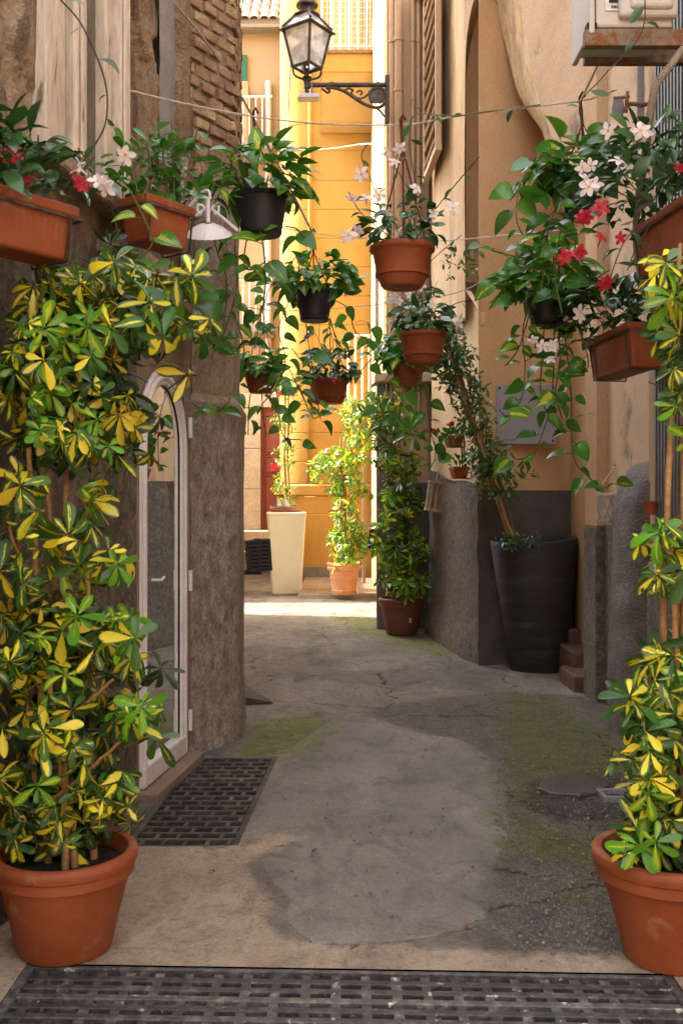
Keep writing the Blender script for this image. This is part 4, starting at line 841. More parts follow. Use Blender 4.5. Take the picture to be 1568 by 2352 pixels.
# ---------------------------------------------------------------- grates
def grate(name, label, rect, rows, period, tie, barw, mat, stag, depth, frame=0.028, zt=-0.002, base=None):
    x0, x1, y0, y1 = rect; c = Vector((*warp((x0 + x1) / 2, (y0 + y1) / 2), -depth)); g = thing(name, label, 'floor grate', c)
    def seg(xa, xb, ya, yb, z0, z1, nm, mt, bev=0.003):
        vs = [];
        for z in (z0, z1):
            for (x, y) in ((xa, ya), (xb, ya), (xb, yb), (xa, yb)): vs.append(Vector((*warp(x, y), z)))
        return part(g, nm, MB().add(vs, [(3, 2, 1, 0), (4, 5, 6, 7), (0, 1, 5, 4), (1, 2, 6, 5), (2, 3, 7, 6), (3, 0, 4, 7)]), M[mt], None, bev)
    seg(x0, x0 + frame, y0, y1, -0.04, zt, 'frame', mat); seg(x1 - frame, x1 - .001, y0, y1, -0.04, zt, 'frame', mat)
    seg(x0 + frame, x1 - frame, y1 - frame * .6, y1, -0.04, zt - .002, 'frame', mat); seg(x0 + frame, x1 - frame, y0, y0 + frame * .6, -0.04, zt - .002, 'frame', mat)
    xi0, xi1 = x0 + frame, x1 - frame; yi0, yi1 = y0 + frame * .6, y1 - frame * .6; st = (yi1 - yi0) / rows
    for k in range(1, rows): seg(xi0, xi1, yi0 + k * st - barw / 2, yi0 + k * st + barw / 2, -0.035, zt - .004, 'bar', mat)
    for k in range(rows):
        x = xi0 + period * (0.75 if (k % 2 and stag) else 0.25)
        while x + tie < xi1:
            seg(x, x + tie, yi0 + k * st + barw / 2 - (barw / 2 if k == 0 else 0), yi0 + (k + 1) * st - barw / 2, -0.034, zt - .006, 'tie', mat, 0.002); x += period
    nxp = 60; nyp = 24
    rws = [[Vector((*warp(x0 + (x1 - x0) * i / nxp, y0 + (y1 - y0) * j / nyp), base(i / nxp, j / nyp) if base else -depth)) for i in range(nxp + 1)] for j in range(nyp + 1)]
    return g, rws
g1, rws = grate('floor_grate', 'brown iron grate with staggered slots in front of the arched glass door', LG, 18, 0.0905, 0.02, 0.02, 'grate', True, 0.22)
part(g1, 'pit', MB().grid(rws), M['pit'])
def nbase(u, v):
    e = max(sstep(0.36, 0.18, u), sstep(0.66, 0.82, u)); return -0.075 + 0.036 * e + 0.012 * noise.noise((u * 60, v * 25, 1))
g2, rws = grate('floor_grate', 'worn dark iron grate across the bottom edge of the picture', NG, 12, 0.087, 0.029, 0.027, 'grate_near', False, 0.07, base=nbase)
part(g2, 'litter', MB().grid(rws), M['debris'], 180)
# wet slab and drain
sl = MB(); pts = [onground(*p) for p in ((1240, 1800), (1262, 1786), (1320, 1784), (1372, 1794), (1400, 1806), (1380, 1822), (1330, 1830), (1262, 1826), (1236, 1816))]
sl.add([p + Vector((0, 0, -.02)) for p in pts] + [p + Vector((0, 0, .014)) for p in pts], [tuple(range(9, 18))] + [(i, (i + 1) % 9, 9 + (i + 1) % 9, 9 + i) for i in range(9)])
single('stone_slab', 'wet brown stone slab in the mossy gravel beside the drain', 'stone slab', sl, M['wet_stone'], None, 0.008)
dr = thing('drain_cover', 'small oblong metal drain cover in the wet mossy gravel', 'drain cover', onground(1425, 1830))
dc = onground(1425, 1830); part(dr, 'frame', MB().box(dc + Vector((0, -.06, .006)), (0.20, 0.02, 0.03)).box(dc + Vector((0, .06, .006)), (0.20, 0.02, 0.03)).box(dc + Vector((-.09, 0, .006)), (0.02, 0.10, 0.03)).box(dc + Vector((.09, 0, .006)), (0.02, 0.10, 0.03)), M['grey_cement'], None, 0.004)
part(dr, 'bottom', MB().box(dc + Vector((0, 0, -.008)), (0.17, 0.11, 0.01)), M['pit'])
# ---------------------------------------------------------------- leaves
def leaf_into(mb, prof, L, W, fold=0.2, curl=0.3, pet=0.0, origin=(0, 0, 0), m=None, lid=0.0, side=0.0, petw=0.012):
    """a leaf blade with a folded midrib and curling tip, 2 strips across, added to mb with uv and a leaflet id"""
    if mb.uv is None: mb.uv = []; mb.att['lid'] = []
    vs = []; uv = []; n = len(prof); org = Vector(origin)
    for i, (u, w) in enumerate(prof):
        a = curl * u; y = pet + L * (math.sin(a) / curl if abs(curl) > 1e-3 else u); z = -L * ((1 - math.cos(a)) / curl if abs(curl) > 1e-3 else 0)
        hw = w * W / 2; sx_ = side * L * u * u
        for k, sg in enumerate((-1, 0, 1)):
            vs.append(Vector((sx_ + sg * hw * math.cos(fold), y, z + (abs(sg) * hw * math.sin(fold))))); uv.append((u, 0.5 + sg * 0.5))
    fs = [(i * 3 + k, i * 3 + k + 1, (i + 1) * 3 + k + 1, (i + 1) * 3 + k) for i in range(n - 1) for k in range(2)]
    if pet > 0:
        o = len(vs)
        for p in ((-petw / 2, 0, 0), (petw / 2, 0, 0), (petw / 2, pet, 0), (-petw / 2, pet, 0), (0, 0, -petw * .8), (0, pet, -petw * .8)):
            vs.append(Vector(p)); uv.append((0.0, 0.9))
        fs += [(o, o + 1, o + 2, o + 3), (o, o + 4, o + 5, o + 3), (o + 1, o + 4, o + 5, o + 2)]
    vs = [((m @ v) if m is not None else v) + org for v in vs]
    mb.add(vs, fs); mb.uv += uv; mb.att['lid'] += [lid] * len(vs)
OBOV = [(0, .08), (.12, .30), (.30, .62), (.52, .92), (.72, 1.0), (.88, .80), (.97, .42), (1, .06)]
HEART = [(0, .0), (-.06, .42), (.04, .78), (.20, 1.0), (.42, .95), (.64, .68), (.84, .32), (1.0, .0)]
ELLI = [(0, .06), (.15, .50), (.35, .90), (.55, 1.0), (.75, .78), (.90, .40), (1.0, .02)]
SMALL = [(0, .06), (.25, .75), (.55, 1.0), (.82, .6), (1.0, .02)]
def whorl(seed, nl, mat, prof=OBOV, L=0.5, wr=0.42, droop=(10, 40), stalk=0.55):
    r = random.Random(seed); mb = MB(); a0 = r.uniform(0, 6.28)
    for k in range(nl):
        a = a0 + 2 * math.pi * k / nl + r.uniform(-.18, .18); dr = R(r.uniform(*droop)); l = L * r.uniform(.55, 1.08)
        m = Matrix.Rotation(a, 3, 'Z') @ Matrix.Rotation(-dr, 3, 'X') @ Matrix.Rotation(R(r.uniform(-40, 40)), 3, 'Y')
        leaf_into(mb, prof, l, l * wr * r.uniform(.85, 1.1), R(r.uniform(0, 30)), r.uniform(-0.25, 1.15), 0.05, (0, 0, 0), m, r.random(), r.uniform(-.12, .12), 0.014)
    o = len(mb.v); p1 = Vector((r.uniform(-.12, .12), r.uniform(-.12, .12), -stalk))
    mb.tube([(0, 0, 0), p1 * .5 + Vector((.02, 0, 0)), p1], 0.011, 4, False); mb.uv += [(0, .9)] * (len(mb.v) - o); mb.att['lid'] += [0.0] * (len(mb.v) - o)
    return mb.mesh('leaf', mat, 180)
WV = [whorl(i, 5 + i % 4, M['leaf_var']) for i in range(16)]
WD = [whorl(20 + i, 5 + i % 4, M['leaf_dark']) for i in range(12)]
WY = [whorl(40 + i, 6 + i % 2, M['leaf_young'], droop=(0, 25)) for i in range(5)]
WS = [whorl(60 + i, 7, M['leaf_sun']) for i in range(6)]
def blade(seed, prof, mat, wr, curl, pet, nm='leaf', foldr=(6, 24)):
    r = random.Random(seed); mb = MB(); leaf_into(mb, prof, 1.0, wr * r.uniform(.88, 1.1), R(r.uniform(*foldr)), r.uniform(*curl), pet, lid=r.random(), side=r.uniform(-.12, .12), petw=0.035)
    return mb.mesh(nm, mat, 180)
LPO = [blade(i, HEART, M['leaf_pothos'], 0.82, (-0.1, 1.3), 0.35, foldr=(2, 34)) for i in range(12)]
LPY = [blade(10 + i, HEART, M['leaf_pothos_y'], 0.78, (0.1, 0.9), 0.35) for i in range(4)]
LMA = [blade(20 + i, ELLI, M['leaf_mand'], 0.48, (0.0, 1.0), 0.1, foldr=(2, 34)) for i in range(10)]
LRO = [blade(30 + i, OBOV, M['leaf_round'], 0.62, (0.0, 0.5), 0.1) for i in range(4)]
def sprig(seed, n, mat, prof=SMALL, L=0.42, wr=0.42):
    r = random.Random(seed); mb = MB(); mb.uv = []; mb.att['lid'] = []
    pts = [Vector((0.10 * math.sin(t * 3 + seed), t, 0.06 * math.sin(t * 4))) for t in (0, .33, .66, 1.0)]
    mb.tube(pts, 0.012, 4, False); mb.uv += [(0, .9)] * len(mb.v); mb.att['lid'] += [0.0] * len(mb.v)
    for k in range(n):
        t = (k + .5) / n; p = pts[0].lerp(pts[3], t)
        m = Matrix.Rotation((1 if k % 2 else -1) * R(r.uniform(35, 75)), 3, 'Z') @ Matrix.Rotation(R(r.uniform(-40, 40)), 3, 'X') @ Matrix.Rotation(R(r.uniform(-60, 60)), 3, 'Y')
        l = L * r.uniform(.7, 1.1); leaf_into(mb, prof, l, l * wr, R(r.uniform(5, 25)), r.uniform(0.1, .7), 0.04, p, m, r.random())
    return mb.mesh('sprig', mat, 180)
SJA = [sprig(i, 7, M['leaf_small']) for i in range(6)]
SGR = [sprig(10 + i, 8, M['leaf_round'], OBOV, 0.36, 0.6) for i in range(4)]
SSU = [sprig(20 + i, 8, M['leaf_sun']) for i in range(4)]
def flower(seed, mat, trumpet=0.45):
    r = random.Random(seed); mb = MB(); mb.uv = []; mb.att['lid'] = []
    for k in range(5):
        m = Matrix.Rotation(2 * math.pi * k / 5, 3, 'Z') @ Matrix.Rotation(R(r.uniform(2, 22)), 3, 'X')
        leaf_into(mb, [(0, .22), (.2, .42), (.42, .85), (.62, 1.0), (.84, .74), (.96, .36), (1.0, .05)], 0.5 * r.uniform(.85, 1.1), 0.31, R(r.uniform(5, 20)), r.uniform(.1, 1.3), 0.0, (0, 0, 0), m, 0.0, r.uniform(.05, .28))
    o = len(mb.v); mb.lathe([(0.075, 0.012), (0.055, -0.10), (0.035, -trumpet)], 8); mb.uv += [(0.05 if i < 8 else 0.6, .5) for i in range(len(mb.v) - o)]; mb.att['lid'] += [0.0] * (len(mb.v) - o)
    return mb.mesh('flower', mat, 60)
FW = [flower(i, M['white_petal']) for i in range(3)]; FR = [flower(5 + i, M['red_petal'], .6) for i in range(3)]; FP = [flower(9 + i, M['pink_petal'], .5) for i in range(2)]
def geran(seed, mat):
    r = random.Random(seed); mb = MB(); mb.uv = []; mb.att['lid'] = []
    for k in range(16):
        d = Vector((r.gauss(0, 1), r.gauss(0, 1), abs(r.gauss(0, .8)))).normalized() * .35
        for j in range(4):
            leaf_into(mb, SMALL, .22, .17, .1, .2, 0, d, frame_m(Vector((r.gauss(0, 1), r.gauss(0, 1), r.gauss(0, .4))), d), 0)
    mb.uv = [(.6, .5)] * len(mb.v); return mb.mesh('flower', mat, 60)
FG = [geran(1, M['pink_petal']), geran(2, M['red_petal'])]

CAMP = Vector((0, 0, CAM_H))
def facing(p, out, kc=0.8, ku=0.55, ko=0.6, j=0.55, r=rnd):
    n = (CAMP - p).normalized() * kc + Vector((0, 0, 1)) * ku + out * ko + Vector((r.gauss(0, j), r.gauss(0, j), r.gauss(0, j)))
    return n.normalized()
def spin(n, r=rnd):
    return frame_m(Vector((r.gauss(0, 1), r.gauss(0, 1), r.gauss(0, 1))).cross(n) + Vector((1e-4, 0, 0)), n)

# ---------------------------------------------------------------- pots
def pot_lathe(c, rt, rb, h, rim=0.035, rimt=0.018, ring=True):
    pr = [(0.0, 0.004), (rb * .96, 0.004), (rb, 0.012), (rb + (rt - rb) * .35, h * .42), (rb + (rt - rb) * .72, h * .78), (rt - rimt * 1.1, h - rim * 1.9)]
    if ring: pr += [(rt - rimt * .55, h - rim * 1.85), (rt - rimt * .55, h - rim * 1.1), (rt - rimt * .8, h - rim * 1.05)]
    pr += [(rt - rimt * .2, h - rim), (rt, h - rim * .65), (rt - rimt * .1, h - rim * .2), (rt - rimt * .7, h), (rt - rimt * 1.5, h - rim * .1), (rt - rimt * 1.9, h - rim * .7), (rt - rimt * 2.4, h * .72)]
    return MB().lathe(pr, 48, c)
def soil_disc(c, r, z): 
    mb = MB(); rows = []
    for k in range(5):
        rows.append([Vector((c[0] + r * k / 4 * math.cos(q), c[1] + r * k / 4 * math.sin(q), z + 0.012 * noise.noise((k * 1.3, math.cos(q) * 3, math.sin(q) * 3)))) for q in [2 * math.pi * i / 20 for i in range(21)]])
    return mb.grid(rows)
def canes(t, base, tops, r=0.011, mat='cane', name='cane'):
    for (b, tp) in zip(base, tops):
        b, tp = Vector(b), Vector(tp); n = 14; pts = []; rs = []
        off = Vector((rnd.uniform(-.03, .03), rnd.uniform(-.03, .03), 0))
        for k in range(n + 1):
            u = k / n; pts.append(b.lerp(tp, u) + off * math.sin(u * math.pi) * 1.0 + Vector((rnd.uniform(-.003, .003), rnd.uniform(-.003, .003), 0))); rs.append(r * (1.0 - .35 * u) * (1.12 if k % 2 else 0.95))
        part(t, name, MB().tube(pts, rs, 7), M[mat], 60)
def blobs(t, lst, dep, meshes, scale, lim=None, keep=None, cx=None):
    """compound leaves spread through several clumps; each carries its own turn and size"""
    cnt = 0
    for (px, py, rx_, ry_, n) in lst:
        for _ in range(n):
            while True:
                a, b, c = rnd.uniform(-1, 1), rnd.uniform(-1, 1), rnd.uniform(-1, 1)
                if a * a + b * b + c * c < 1: break
            d = dep[0] + dep[1] * c; p = at(px + rx_ * a, py + ry_ * b, d)
            if lim and not lim(p): continue
            out = Vector((a, c, b * -.5)); out = out.normalized() if out.length > 1e-3 else Vector((0, -1, 0))
            nrm = facing(p, out)
            me = meshes(a, b, c)
            inst(t, 'leaf', me, p, spin(nrm), scale * rnd.uniform(.55, 1.2)); cnt += 1
    return cnt

def fill(t, lst, dep, scale, lim=None, src=None):
    """the shaded inner leaves, too many and too hidden to count, joined into one part"""
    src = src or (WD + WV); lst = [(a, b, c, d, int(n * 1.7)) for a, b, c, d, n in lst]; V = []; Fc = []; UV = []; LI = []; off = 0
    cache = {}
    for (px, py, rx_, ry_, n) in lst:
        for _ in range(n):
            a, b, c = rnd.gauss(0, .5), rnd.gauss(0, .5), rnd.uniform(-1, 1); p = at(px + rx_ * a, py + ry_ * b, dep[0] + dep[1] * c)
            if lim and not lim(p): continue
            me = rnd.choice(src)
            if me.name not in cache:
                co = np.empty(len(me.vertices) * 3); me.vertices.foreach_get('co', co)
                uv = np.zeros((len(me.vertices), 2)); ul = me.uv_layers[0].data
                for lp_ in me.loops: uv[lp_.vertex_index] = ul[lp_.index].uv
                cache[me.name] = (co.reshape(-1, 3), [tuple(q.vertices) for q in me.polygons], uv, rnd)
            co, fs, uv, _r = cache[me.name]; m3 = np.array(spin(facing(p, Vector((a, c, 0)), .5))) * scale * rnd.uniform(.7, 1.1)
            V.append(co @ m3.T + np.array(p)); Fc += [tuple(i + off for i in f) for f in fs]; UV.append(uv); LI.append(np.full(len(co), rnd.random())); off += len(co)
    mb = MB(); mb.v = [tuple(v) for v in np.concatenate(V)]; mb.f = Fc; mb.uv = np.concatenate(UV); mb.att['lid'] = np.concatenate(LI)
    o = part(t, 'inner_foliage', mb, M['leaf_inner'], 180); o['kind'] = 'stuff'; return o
# left foreground umbrella plant
c = Vector((xat(150, 3.12), 3.12, 0))
lp = thing('potted_plant', 'tall variegated umbrella plant in big terracotta pot before the arched glass door', 'potted plant', c)
part(lp, 'pot', pot_lathe(c, 0.225, 0.145, 0.315, 0.04, 0.02), M['terracotta'], 50)
part(lp, 'soil', soil_disc(c, 0.19, 0.265), M['soil'], 180)
bs = [(c.x + dx, c.y + dy, .24) for dx, dy in ((-.05, 0), (0, .03), (.04, -.03), (.08, .04), (-.09, .05), (.02, -.07), (.1, -.02), (-.02, -.05))]
canes(lp, bs[:6], [at(62, 930, 3.1), at(100, 900, 3.15), at(112, 1560, 3.02), at(200, 1250, 3.2), at(40, 1150, 3.2), at(150, 760, 3.2), at(230, 1420, 3.15), at(85, 1000, 3.0)], 0.0125)
canes(lp, [at(110, 1050, 3.1), at(160, 800, 3.2), at(230, 760, 3.2), at(70, 1330, 3.1), at(130, 1660, 3.05), at(120, 1840, 3.05)], [at(200, 940, 3.05), at(430, 690, 3.25), at(470, 760, 3.3), at(20, 1130, 3.0), at(260, 1560, 3.0), at(280, 1700, 3.0)], 0.007)
wallx = lambda p: p.x > -1.575 + 0.136 * p.y + 0.07
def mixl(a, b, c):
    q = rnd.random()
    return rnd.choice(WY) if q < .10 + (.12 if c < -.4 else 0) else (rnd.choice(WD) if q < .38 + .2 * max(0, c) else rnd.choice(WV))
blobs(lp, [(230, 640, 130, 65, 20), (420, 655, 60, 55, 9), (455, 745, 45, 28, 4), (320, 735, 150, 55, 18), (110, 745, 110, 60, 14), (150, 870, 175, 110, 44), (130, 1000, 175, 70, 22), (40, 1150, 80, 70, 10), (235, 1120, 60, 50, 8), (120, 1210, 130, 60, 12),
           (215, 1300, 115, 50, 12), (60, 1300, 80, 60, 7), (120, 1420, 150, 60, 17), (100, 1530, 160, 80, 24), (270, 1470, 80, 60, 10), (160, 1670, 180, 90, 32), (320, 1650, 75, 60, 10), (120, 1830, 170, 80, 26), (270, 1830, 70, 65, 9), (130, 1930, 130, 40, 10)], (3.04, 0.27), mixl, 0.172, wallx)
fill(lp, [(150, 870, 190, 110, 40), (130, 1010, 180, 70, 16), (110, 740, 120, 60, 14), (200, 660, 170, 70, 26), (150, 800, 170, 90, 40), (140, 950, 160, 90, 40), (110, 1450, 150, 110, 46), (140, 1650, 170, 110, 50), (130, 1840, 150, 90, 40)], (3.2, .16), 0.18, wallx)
# right foreground umbrella plant
c = Vector((xat(1532, 3.05), 3.05, 0))
rp = thing('potted_plant', 'variegated umbrella plant in terracotta pot cut by the frame edge beside the wet drain', 'potted plant', c)
part(rp, 'pot', pot_lathe(c, 0.228, 0.13, 0.335, 0.042, 0.021), M['terracotta'], 50)
part(rp, 'soil', soil_disc(c, 0.19, 0.28), M['soil'], 180)
canes(rp, [(c.x + dx, c.y + dy, .25) for dx, dy in ((-.04, 0), (.03, .03), (.06, -.03), (0, .05), (.1, 0))], [at(1560, 560, 3.1), at(1590, 600, 3.1), at(1540, 1200, 3.0), at(1570, 900, 3.1), at(1620, 700, 3.1)], 0.012)
canes(rp, [at(1565, 1330, 3.0), at(1560, 1660, 3.0), at(1570, 800, 3.05)], [at(1490, 1235, 2.9), at(1480, 1560, 2.9), at(1525, 640, 3.0)], 0.006)
blobs(rp, [(1545, 620, 50, 50, 9), (1535, 740, 50, 70, 12), (1550, 880, 40, 70, 9), (1595, 990, 20, 30, 3), (1525, 1240, 60, 45, 9), (1535, 1320, 50, 40, 7), (1520, 1530, 85, 50, 14), (1510, 1620, 90, 60, 16), (1505, 1720, 85, 70, 18), (1510, 1840, 85, 80, 20), (1490, 1940, 85, 45, 13), (1680, 750, 50, 150, 10), (1690, 1250, 50, 70, 6), (1660, 1750, 60, 150, 14)], (2.98, 0.20), mixl, 0.175)
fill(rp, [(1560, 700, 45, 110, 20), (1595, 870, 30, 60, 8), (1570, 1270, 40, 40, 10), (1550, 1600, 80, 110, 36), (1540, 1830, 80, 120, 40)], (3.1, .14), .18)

# ---------------------------------------------------------------- hanging baskets
def wires(t, hook, rimc, rr, strap=True, mat='wire'):
    if strap: part(t, 'hook', MB().tube([hook + Vector((0.012, 0, 0.02)), hook + Vector((0.0, 0, .045)), hook + Vector((-.012, 0, .02)), hook + Vector((-.005, 0, -.06)), hook + Vector((0, 0, -.13))], 0.009, 6), M['strap'], 60)
    top = hook + Vector((0, 0, -.12 if strap else 0))
    for k in range(3):
        q = 2 * math.pi * k / 3 + .5; part(t, 'hanger', MB().tube([top, rimc + Vector((rr * math.cos(q), rr * math.sin(q), 0))], 0.004, 5), M['strap' if strap else mat])
def basket(c, rt, h, kind):
    if kind == 'terracotta': pr = [(0, 0), (rt * .60, 0), (rt * .66, h * .06), (rt * .76, h * .26), (rt * .83, h * .27), (rt * .84, h * .34), (rt * .79, h * .36), (rt * .90, h * .80), (rt * .94, h * .84), (rt, h * .88), (rt * 1.01, h * .95), (rt * .97, h), (rt * .90, h * .98), (rt * .86, h * .8)]
    else: pr = [(0, 0), (rt * .70, 0), (rt * .73, h * .03), (rt * .75, h * .10), (rt * .735, h * .11), (rt * .93, h * .86), (rt * 1.0, h * .88), (rt * 1.01, h * .98), (rt * .96, h), (rt * .92, h * .9), (rt * .88, h * .75)]
    return MB().lathe(pr, 40, c)
def vine(t, pts, sz, meshes, step=0.055, r=0.0035, name='vine', yfrac=0.15, ym=None, stem='stem', skip=0.0):
    path = smooth_path(pts, 8); part(t, name, MB().tube(path, r, 5), M[stem], 60)
    acc = 0; k = 0
    for a, b in zip(path, path[1:]):
        acc += (b - a).length
        if acc > step:
            acc = rnd.uniform(-.4, .1) * step; k += 1
            if rnd.random() < skip: continue
            side = Vector((1, 0, 0)) * (1 if k % 2 else -1)
            ax = side * rnd.uniform(.5, 1) + Vector((0, rnd.uniform(-.5, .2), rnd.uniform(-.9, .25)))
            n = (CAMP - b).normalized() * .6 + Vector((rnd.gauss(0, .4), rnd.gauss(0, .3), .8 + rnd.gauss(0, .3)))
            me = rnd.choice(ym) if (ym and rnd.random() < yfrac) else rnd.choice(meshes)
            inst(t, 'leaf', me, b, frame_m(ax, n), sz * rnd.uniform(.45, 1.12))
def crown(t, c, rx_, rz_, n, meshes, sz, ym=None, yf=.12, up=0.35, ry_=None):
    for _ in range(n):
        v = Vector((rnd.gauss(0, 1), rnd.gauss(0, 1), rnd.gauss(0, 1))).normalized() * rnd.uniform(.35, 1) ** .6
        if v.z < -.35: v.z *= .4
        p = c + Vector((v.x * rx_, v.y * (ry_ or rx_), v.z * rz_))
        ax = Vector((v.x, v.y, v.z * .4 - .15)) + Vector((rnd.gauss(0, .35), rnd.gauss(0, .35), rnd.gauss(0, .3)))
        nn = Vector((v.x * .4, v.y * .4 - .35, 1 * up + .4)) + Vector((rnd.gauss(0, .35),) * 3)
        me = rnd.choice(ym) if (ym and rnd.random() < yf) else rnd.choice(meshes)
        inst(t, 'leaf', me, p, frame_m(ax, nn), sz * rnd.uniform(.65, 1.12))
def hanging(label, px, pytop, wpx, hpx, d, kind, hook, group=None, plant='pothos', n=45, strap=True, sz=None, crx=1.15, crz=.55):
    rt = wpx / 2 * d / F; h = hpx * d / F; top = at(px, pytop, d); c = top - Vector((0, 0, h))
    t = thing('hanging_planter', label, 'hanging planter', c, group)
    part(t, 'pot', basket(c, rt, h, kind), M['terracotta' if kind == 'terracotta' else 'black_plastic'], 50)
    part(t, 'soil', soil_disc(c, rt * .9, c.z + h * .88), M['soil'], 180)
    if hook: wires(t, at(*hook, d), top - Vector((0, 0, .01)), rt * .95, strap)
    cc = top + Vector((0, 0, rt * crz * .55))
    if plant == 'pothos': crown(t, cc, rt * crx, rt * crz, n, LPO, sz or 0.105, LPY, .18)
    elif plant == 'mandevilla': crown(t, cc, rt * crx, rt * crz, n, LMA, sz or 0.085)
    elif plant == 'round': crown(t, cc, rt * crx, rt * crz, n, LRO, sz or 0.05)
    return t, top, rt
def upstems(t, lst, d, sz=0.075, step=.06, meshes=None):
    for pts in lst: vine(t, [at(px, py, d) for px, py in pts], sz, meshes or LMA, step, 0.0028, 'stem', stem='stem_dark', skip=.15)
def flowers(t, lst, d, meshes, sz=0.075):
    for px, py in lst:
        p = at(px, py, d + rnd.uniform(-.05, .03)); n = (CAMP - p).normalized() + Vector((rnd.gauss(0, .6), 0, rnd.gauss(0, .6)))
        inst(t, 'flower', rnd.choice(meshes), p, spin(n.normalized()), sz * rnd.uniform(.62, .95))

HG = 'baskets hung from lines across the alley'
# black pothos basket on the first line
t, top, rt = hanging('black pot of broad-leaved pothos hanging under the red-brown strap beside the brick pier', 600, 448, 128, 92, 5.2, 'black', (587, 268), HG, 'pothos', 80, sz=0.14, crx=1.5, crz=1.15)
for pts in ([(540, 470), (510, 440), (485, 500), (500, 580), (520, 640), (515, 740), (495, 800)], [(560, 480), (540, 560), (545, 640), (530, 720), (500, 790), (470, 770), (455, 740)], [(590, 500), (605, 570), (610, 650), (600, 720), (585, 800)], [(570, 530), (560, 600), (575, 620), (610, 600)], [(540, 880), (520, 930), (480, 945), (440, 925)], [(555, 850), (560, 800), (545, 740)], [(640, 450), (670, 440), (690, 455)], [(560, 430), (530, 370), (545, 345)], [(520, 450), (490, 420), (478, 455)], [(655, 520), (680, 525), (700, 545)]):
    vine(t, [at(px, py, 5.15 + rnd.uniform(-.08, .08)) for px, py in pts], 0.13, LPO, .055, .004, ym=LPY)
# white mandevilla basket, first line
t, top, rt = hanging('terracotta basket of white mandevilla hanging highest against the yellow wall', 923, 566, 150, 95, 4.9, 'terracotta', (925, 285), HG, 'mandevilla', 105, sz=.095, crx=1.1, crz=.9)
upstems(t, [[(900, 540), (870, 470), (855, 420), (830, 360), (845, 330)], [(930, 540), (925, 420), (905, 380), (920, 340)], [(960, 540), (1000, 480), (1040, 430), (1100, 360)], [(890, 540), (830, 490), (800, 440)], [(950, 520), (955, 430), (940, 340), (945, 270)], [(880, 550), (830, 530), (800, 545)]], 4.88)
flowers(t, [(888, 350), (918, 340), (955, 432), (996, 490), (1040, 478), (870, 447), (840, 455), (800, 540), (822, 530), (808, 455), (905, 372), (830, 400)], 4.82, FW, .10)
# second line: black pothos, terracotta mandevilla
t, top, rt = hanging('black pot of trailing pothos hanging in the middle of the alley', 722, 668, 90, 70, 7.2, 'black', (720, 540), HG, 'pothos', 120, sz=.13, crx=1.65, crz=1.15)
for pts in ([(690, 660), (650, 640), (620, 660), (600, 720), (580, 740)], [(680, 680), (660, 700), (640, 760), (655, 820), (640, 880), (600, 930)], [(760, 670), (800, 650), (830, 640)], [(770, 690), (800, 710), (815, 760), (850, 780), (845, 740)], [(700, 720), (710, 800), (720, 860), (735, 960)], [(750, 720), (770, 770), (790, 810)], [(740, 800), (700, 830), (670, 800)], [(660, 840), (690, 900), (720, 960), (740, 940)], [(690, 640), (665, 610), (680, 590)]):
    vine(t, [at(px, py, 7.15 + rnd.uniform(-.12, .12)) for px, py in pts], .13, LPO, .06, .004, ym=LPY)
t, top, rt = hanging('terracotta basket of white mandevilla hanging lower, just left of the ochre pier', 970, 765, 112, 72, 6.4, 'terracotta', (965, 640), HG, 'mandevilla', 110, strap=False, sz=.105, crx=1.15, crz=.95)
upstems(t, [[(950, 740), (930, 690), (890, 680)], [(980, 740), (990, 660), (985, 610), (1010, 580), (1060, 540)], [(1000, 740), (1040, 700), (1080, 690)], [(960, 730), (960, 660), (940, 640)], [(1010, 760), (1050, 740), (1060, 720)]], 6.35, .08)
flowers(t, [(893, 688), (915, 690), (940, 680), (992, 698), (1052, 742), (965, 655), (905, 680)], 6.25, FW, .10)
# third line
t, top, rt = hanging('terracotta basket of pothos hanging against the far red door', 598, 858, 78, 45, 8.8, 'terracotta', (600, 700), HG, 'pothos', 80, strap=False, sz=.13, crx=1.25, crz=.8)
for pts in ([(580, 880), (572, 930), (570, 1000)], [(600, 880), (605, 960), (612, 1000)], [(630, 870), (640, 930), (650, 1000), (690, 1010)], [(620, 900), (625, 940)], [(570, 850), (550, 880)], [(610, 840), (640, 860), (680, 880), (700, 920)]):
    vine(t, [at(px, py, 8.75) for px, py in pts], .13, LPO, .07, .005, ym=LPY)
t, top, rt = hanging('terracotta basket with dark shrub and one red flower below the black pothos pot', 760, 872, 84, 55, 8.3, 'terracotta', (758, 730), HG, 'mandevilla', 100, strap=False, sz=.125, crx=1.15, crz=1.2)
upstems(t, [[(750, 860), (740, 800), (720, 760)], [(770, 860), (780, 790), (800, 770)], [(780, 870), (820, 830), (840, 820)], [(760, 850), (765, 790), (755, 750)]], 8.25, .10, .07)
flowers(t, [(768, 872)], 8.0, FR, .09)
t, top, rt = hanging('terracotta basket half hidden behind the lower white mandevilla basket', 935, 835, 84, 50, 8.6, 'terracotta', (930, 740), HG, 'pothos', 170, strap=False, sz=.125, crx=1.6, crz=1.1)
for pts in ([(900, 850), (870, 900), (880, 960), (890, 1000)], [(960, 860), (980, 920), (985, 980), (1000, 1040), (985, 1080)], [(930, 870), (920, 930), (910, 1000)], [(890, 830), (860, 820), (830, 850)], [(970, 850), (1010, 860)], [(900, 880), (905, 940), (930, 990), (960, 1000)]):
    vine(t, [at(px, py, 8.5 + rnd.uniform(-.15, .15)) for px, py in pts], .145, LPO, .06, .005, ym=LPY)
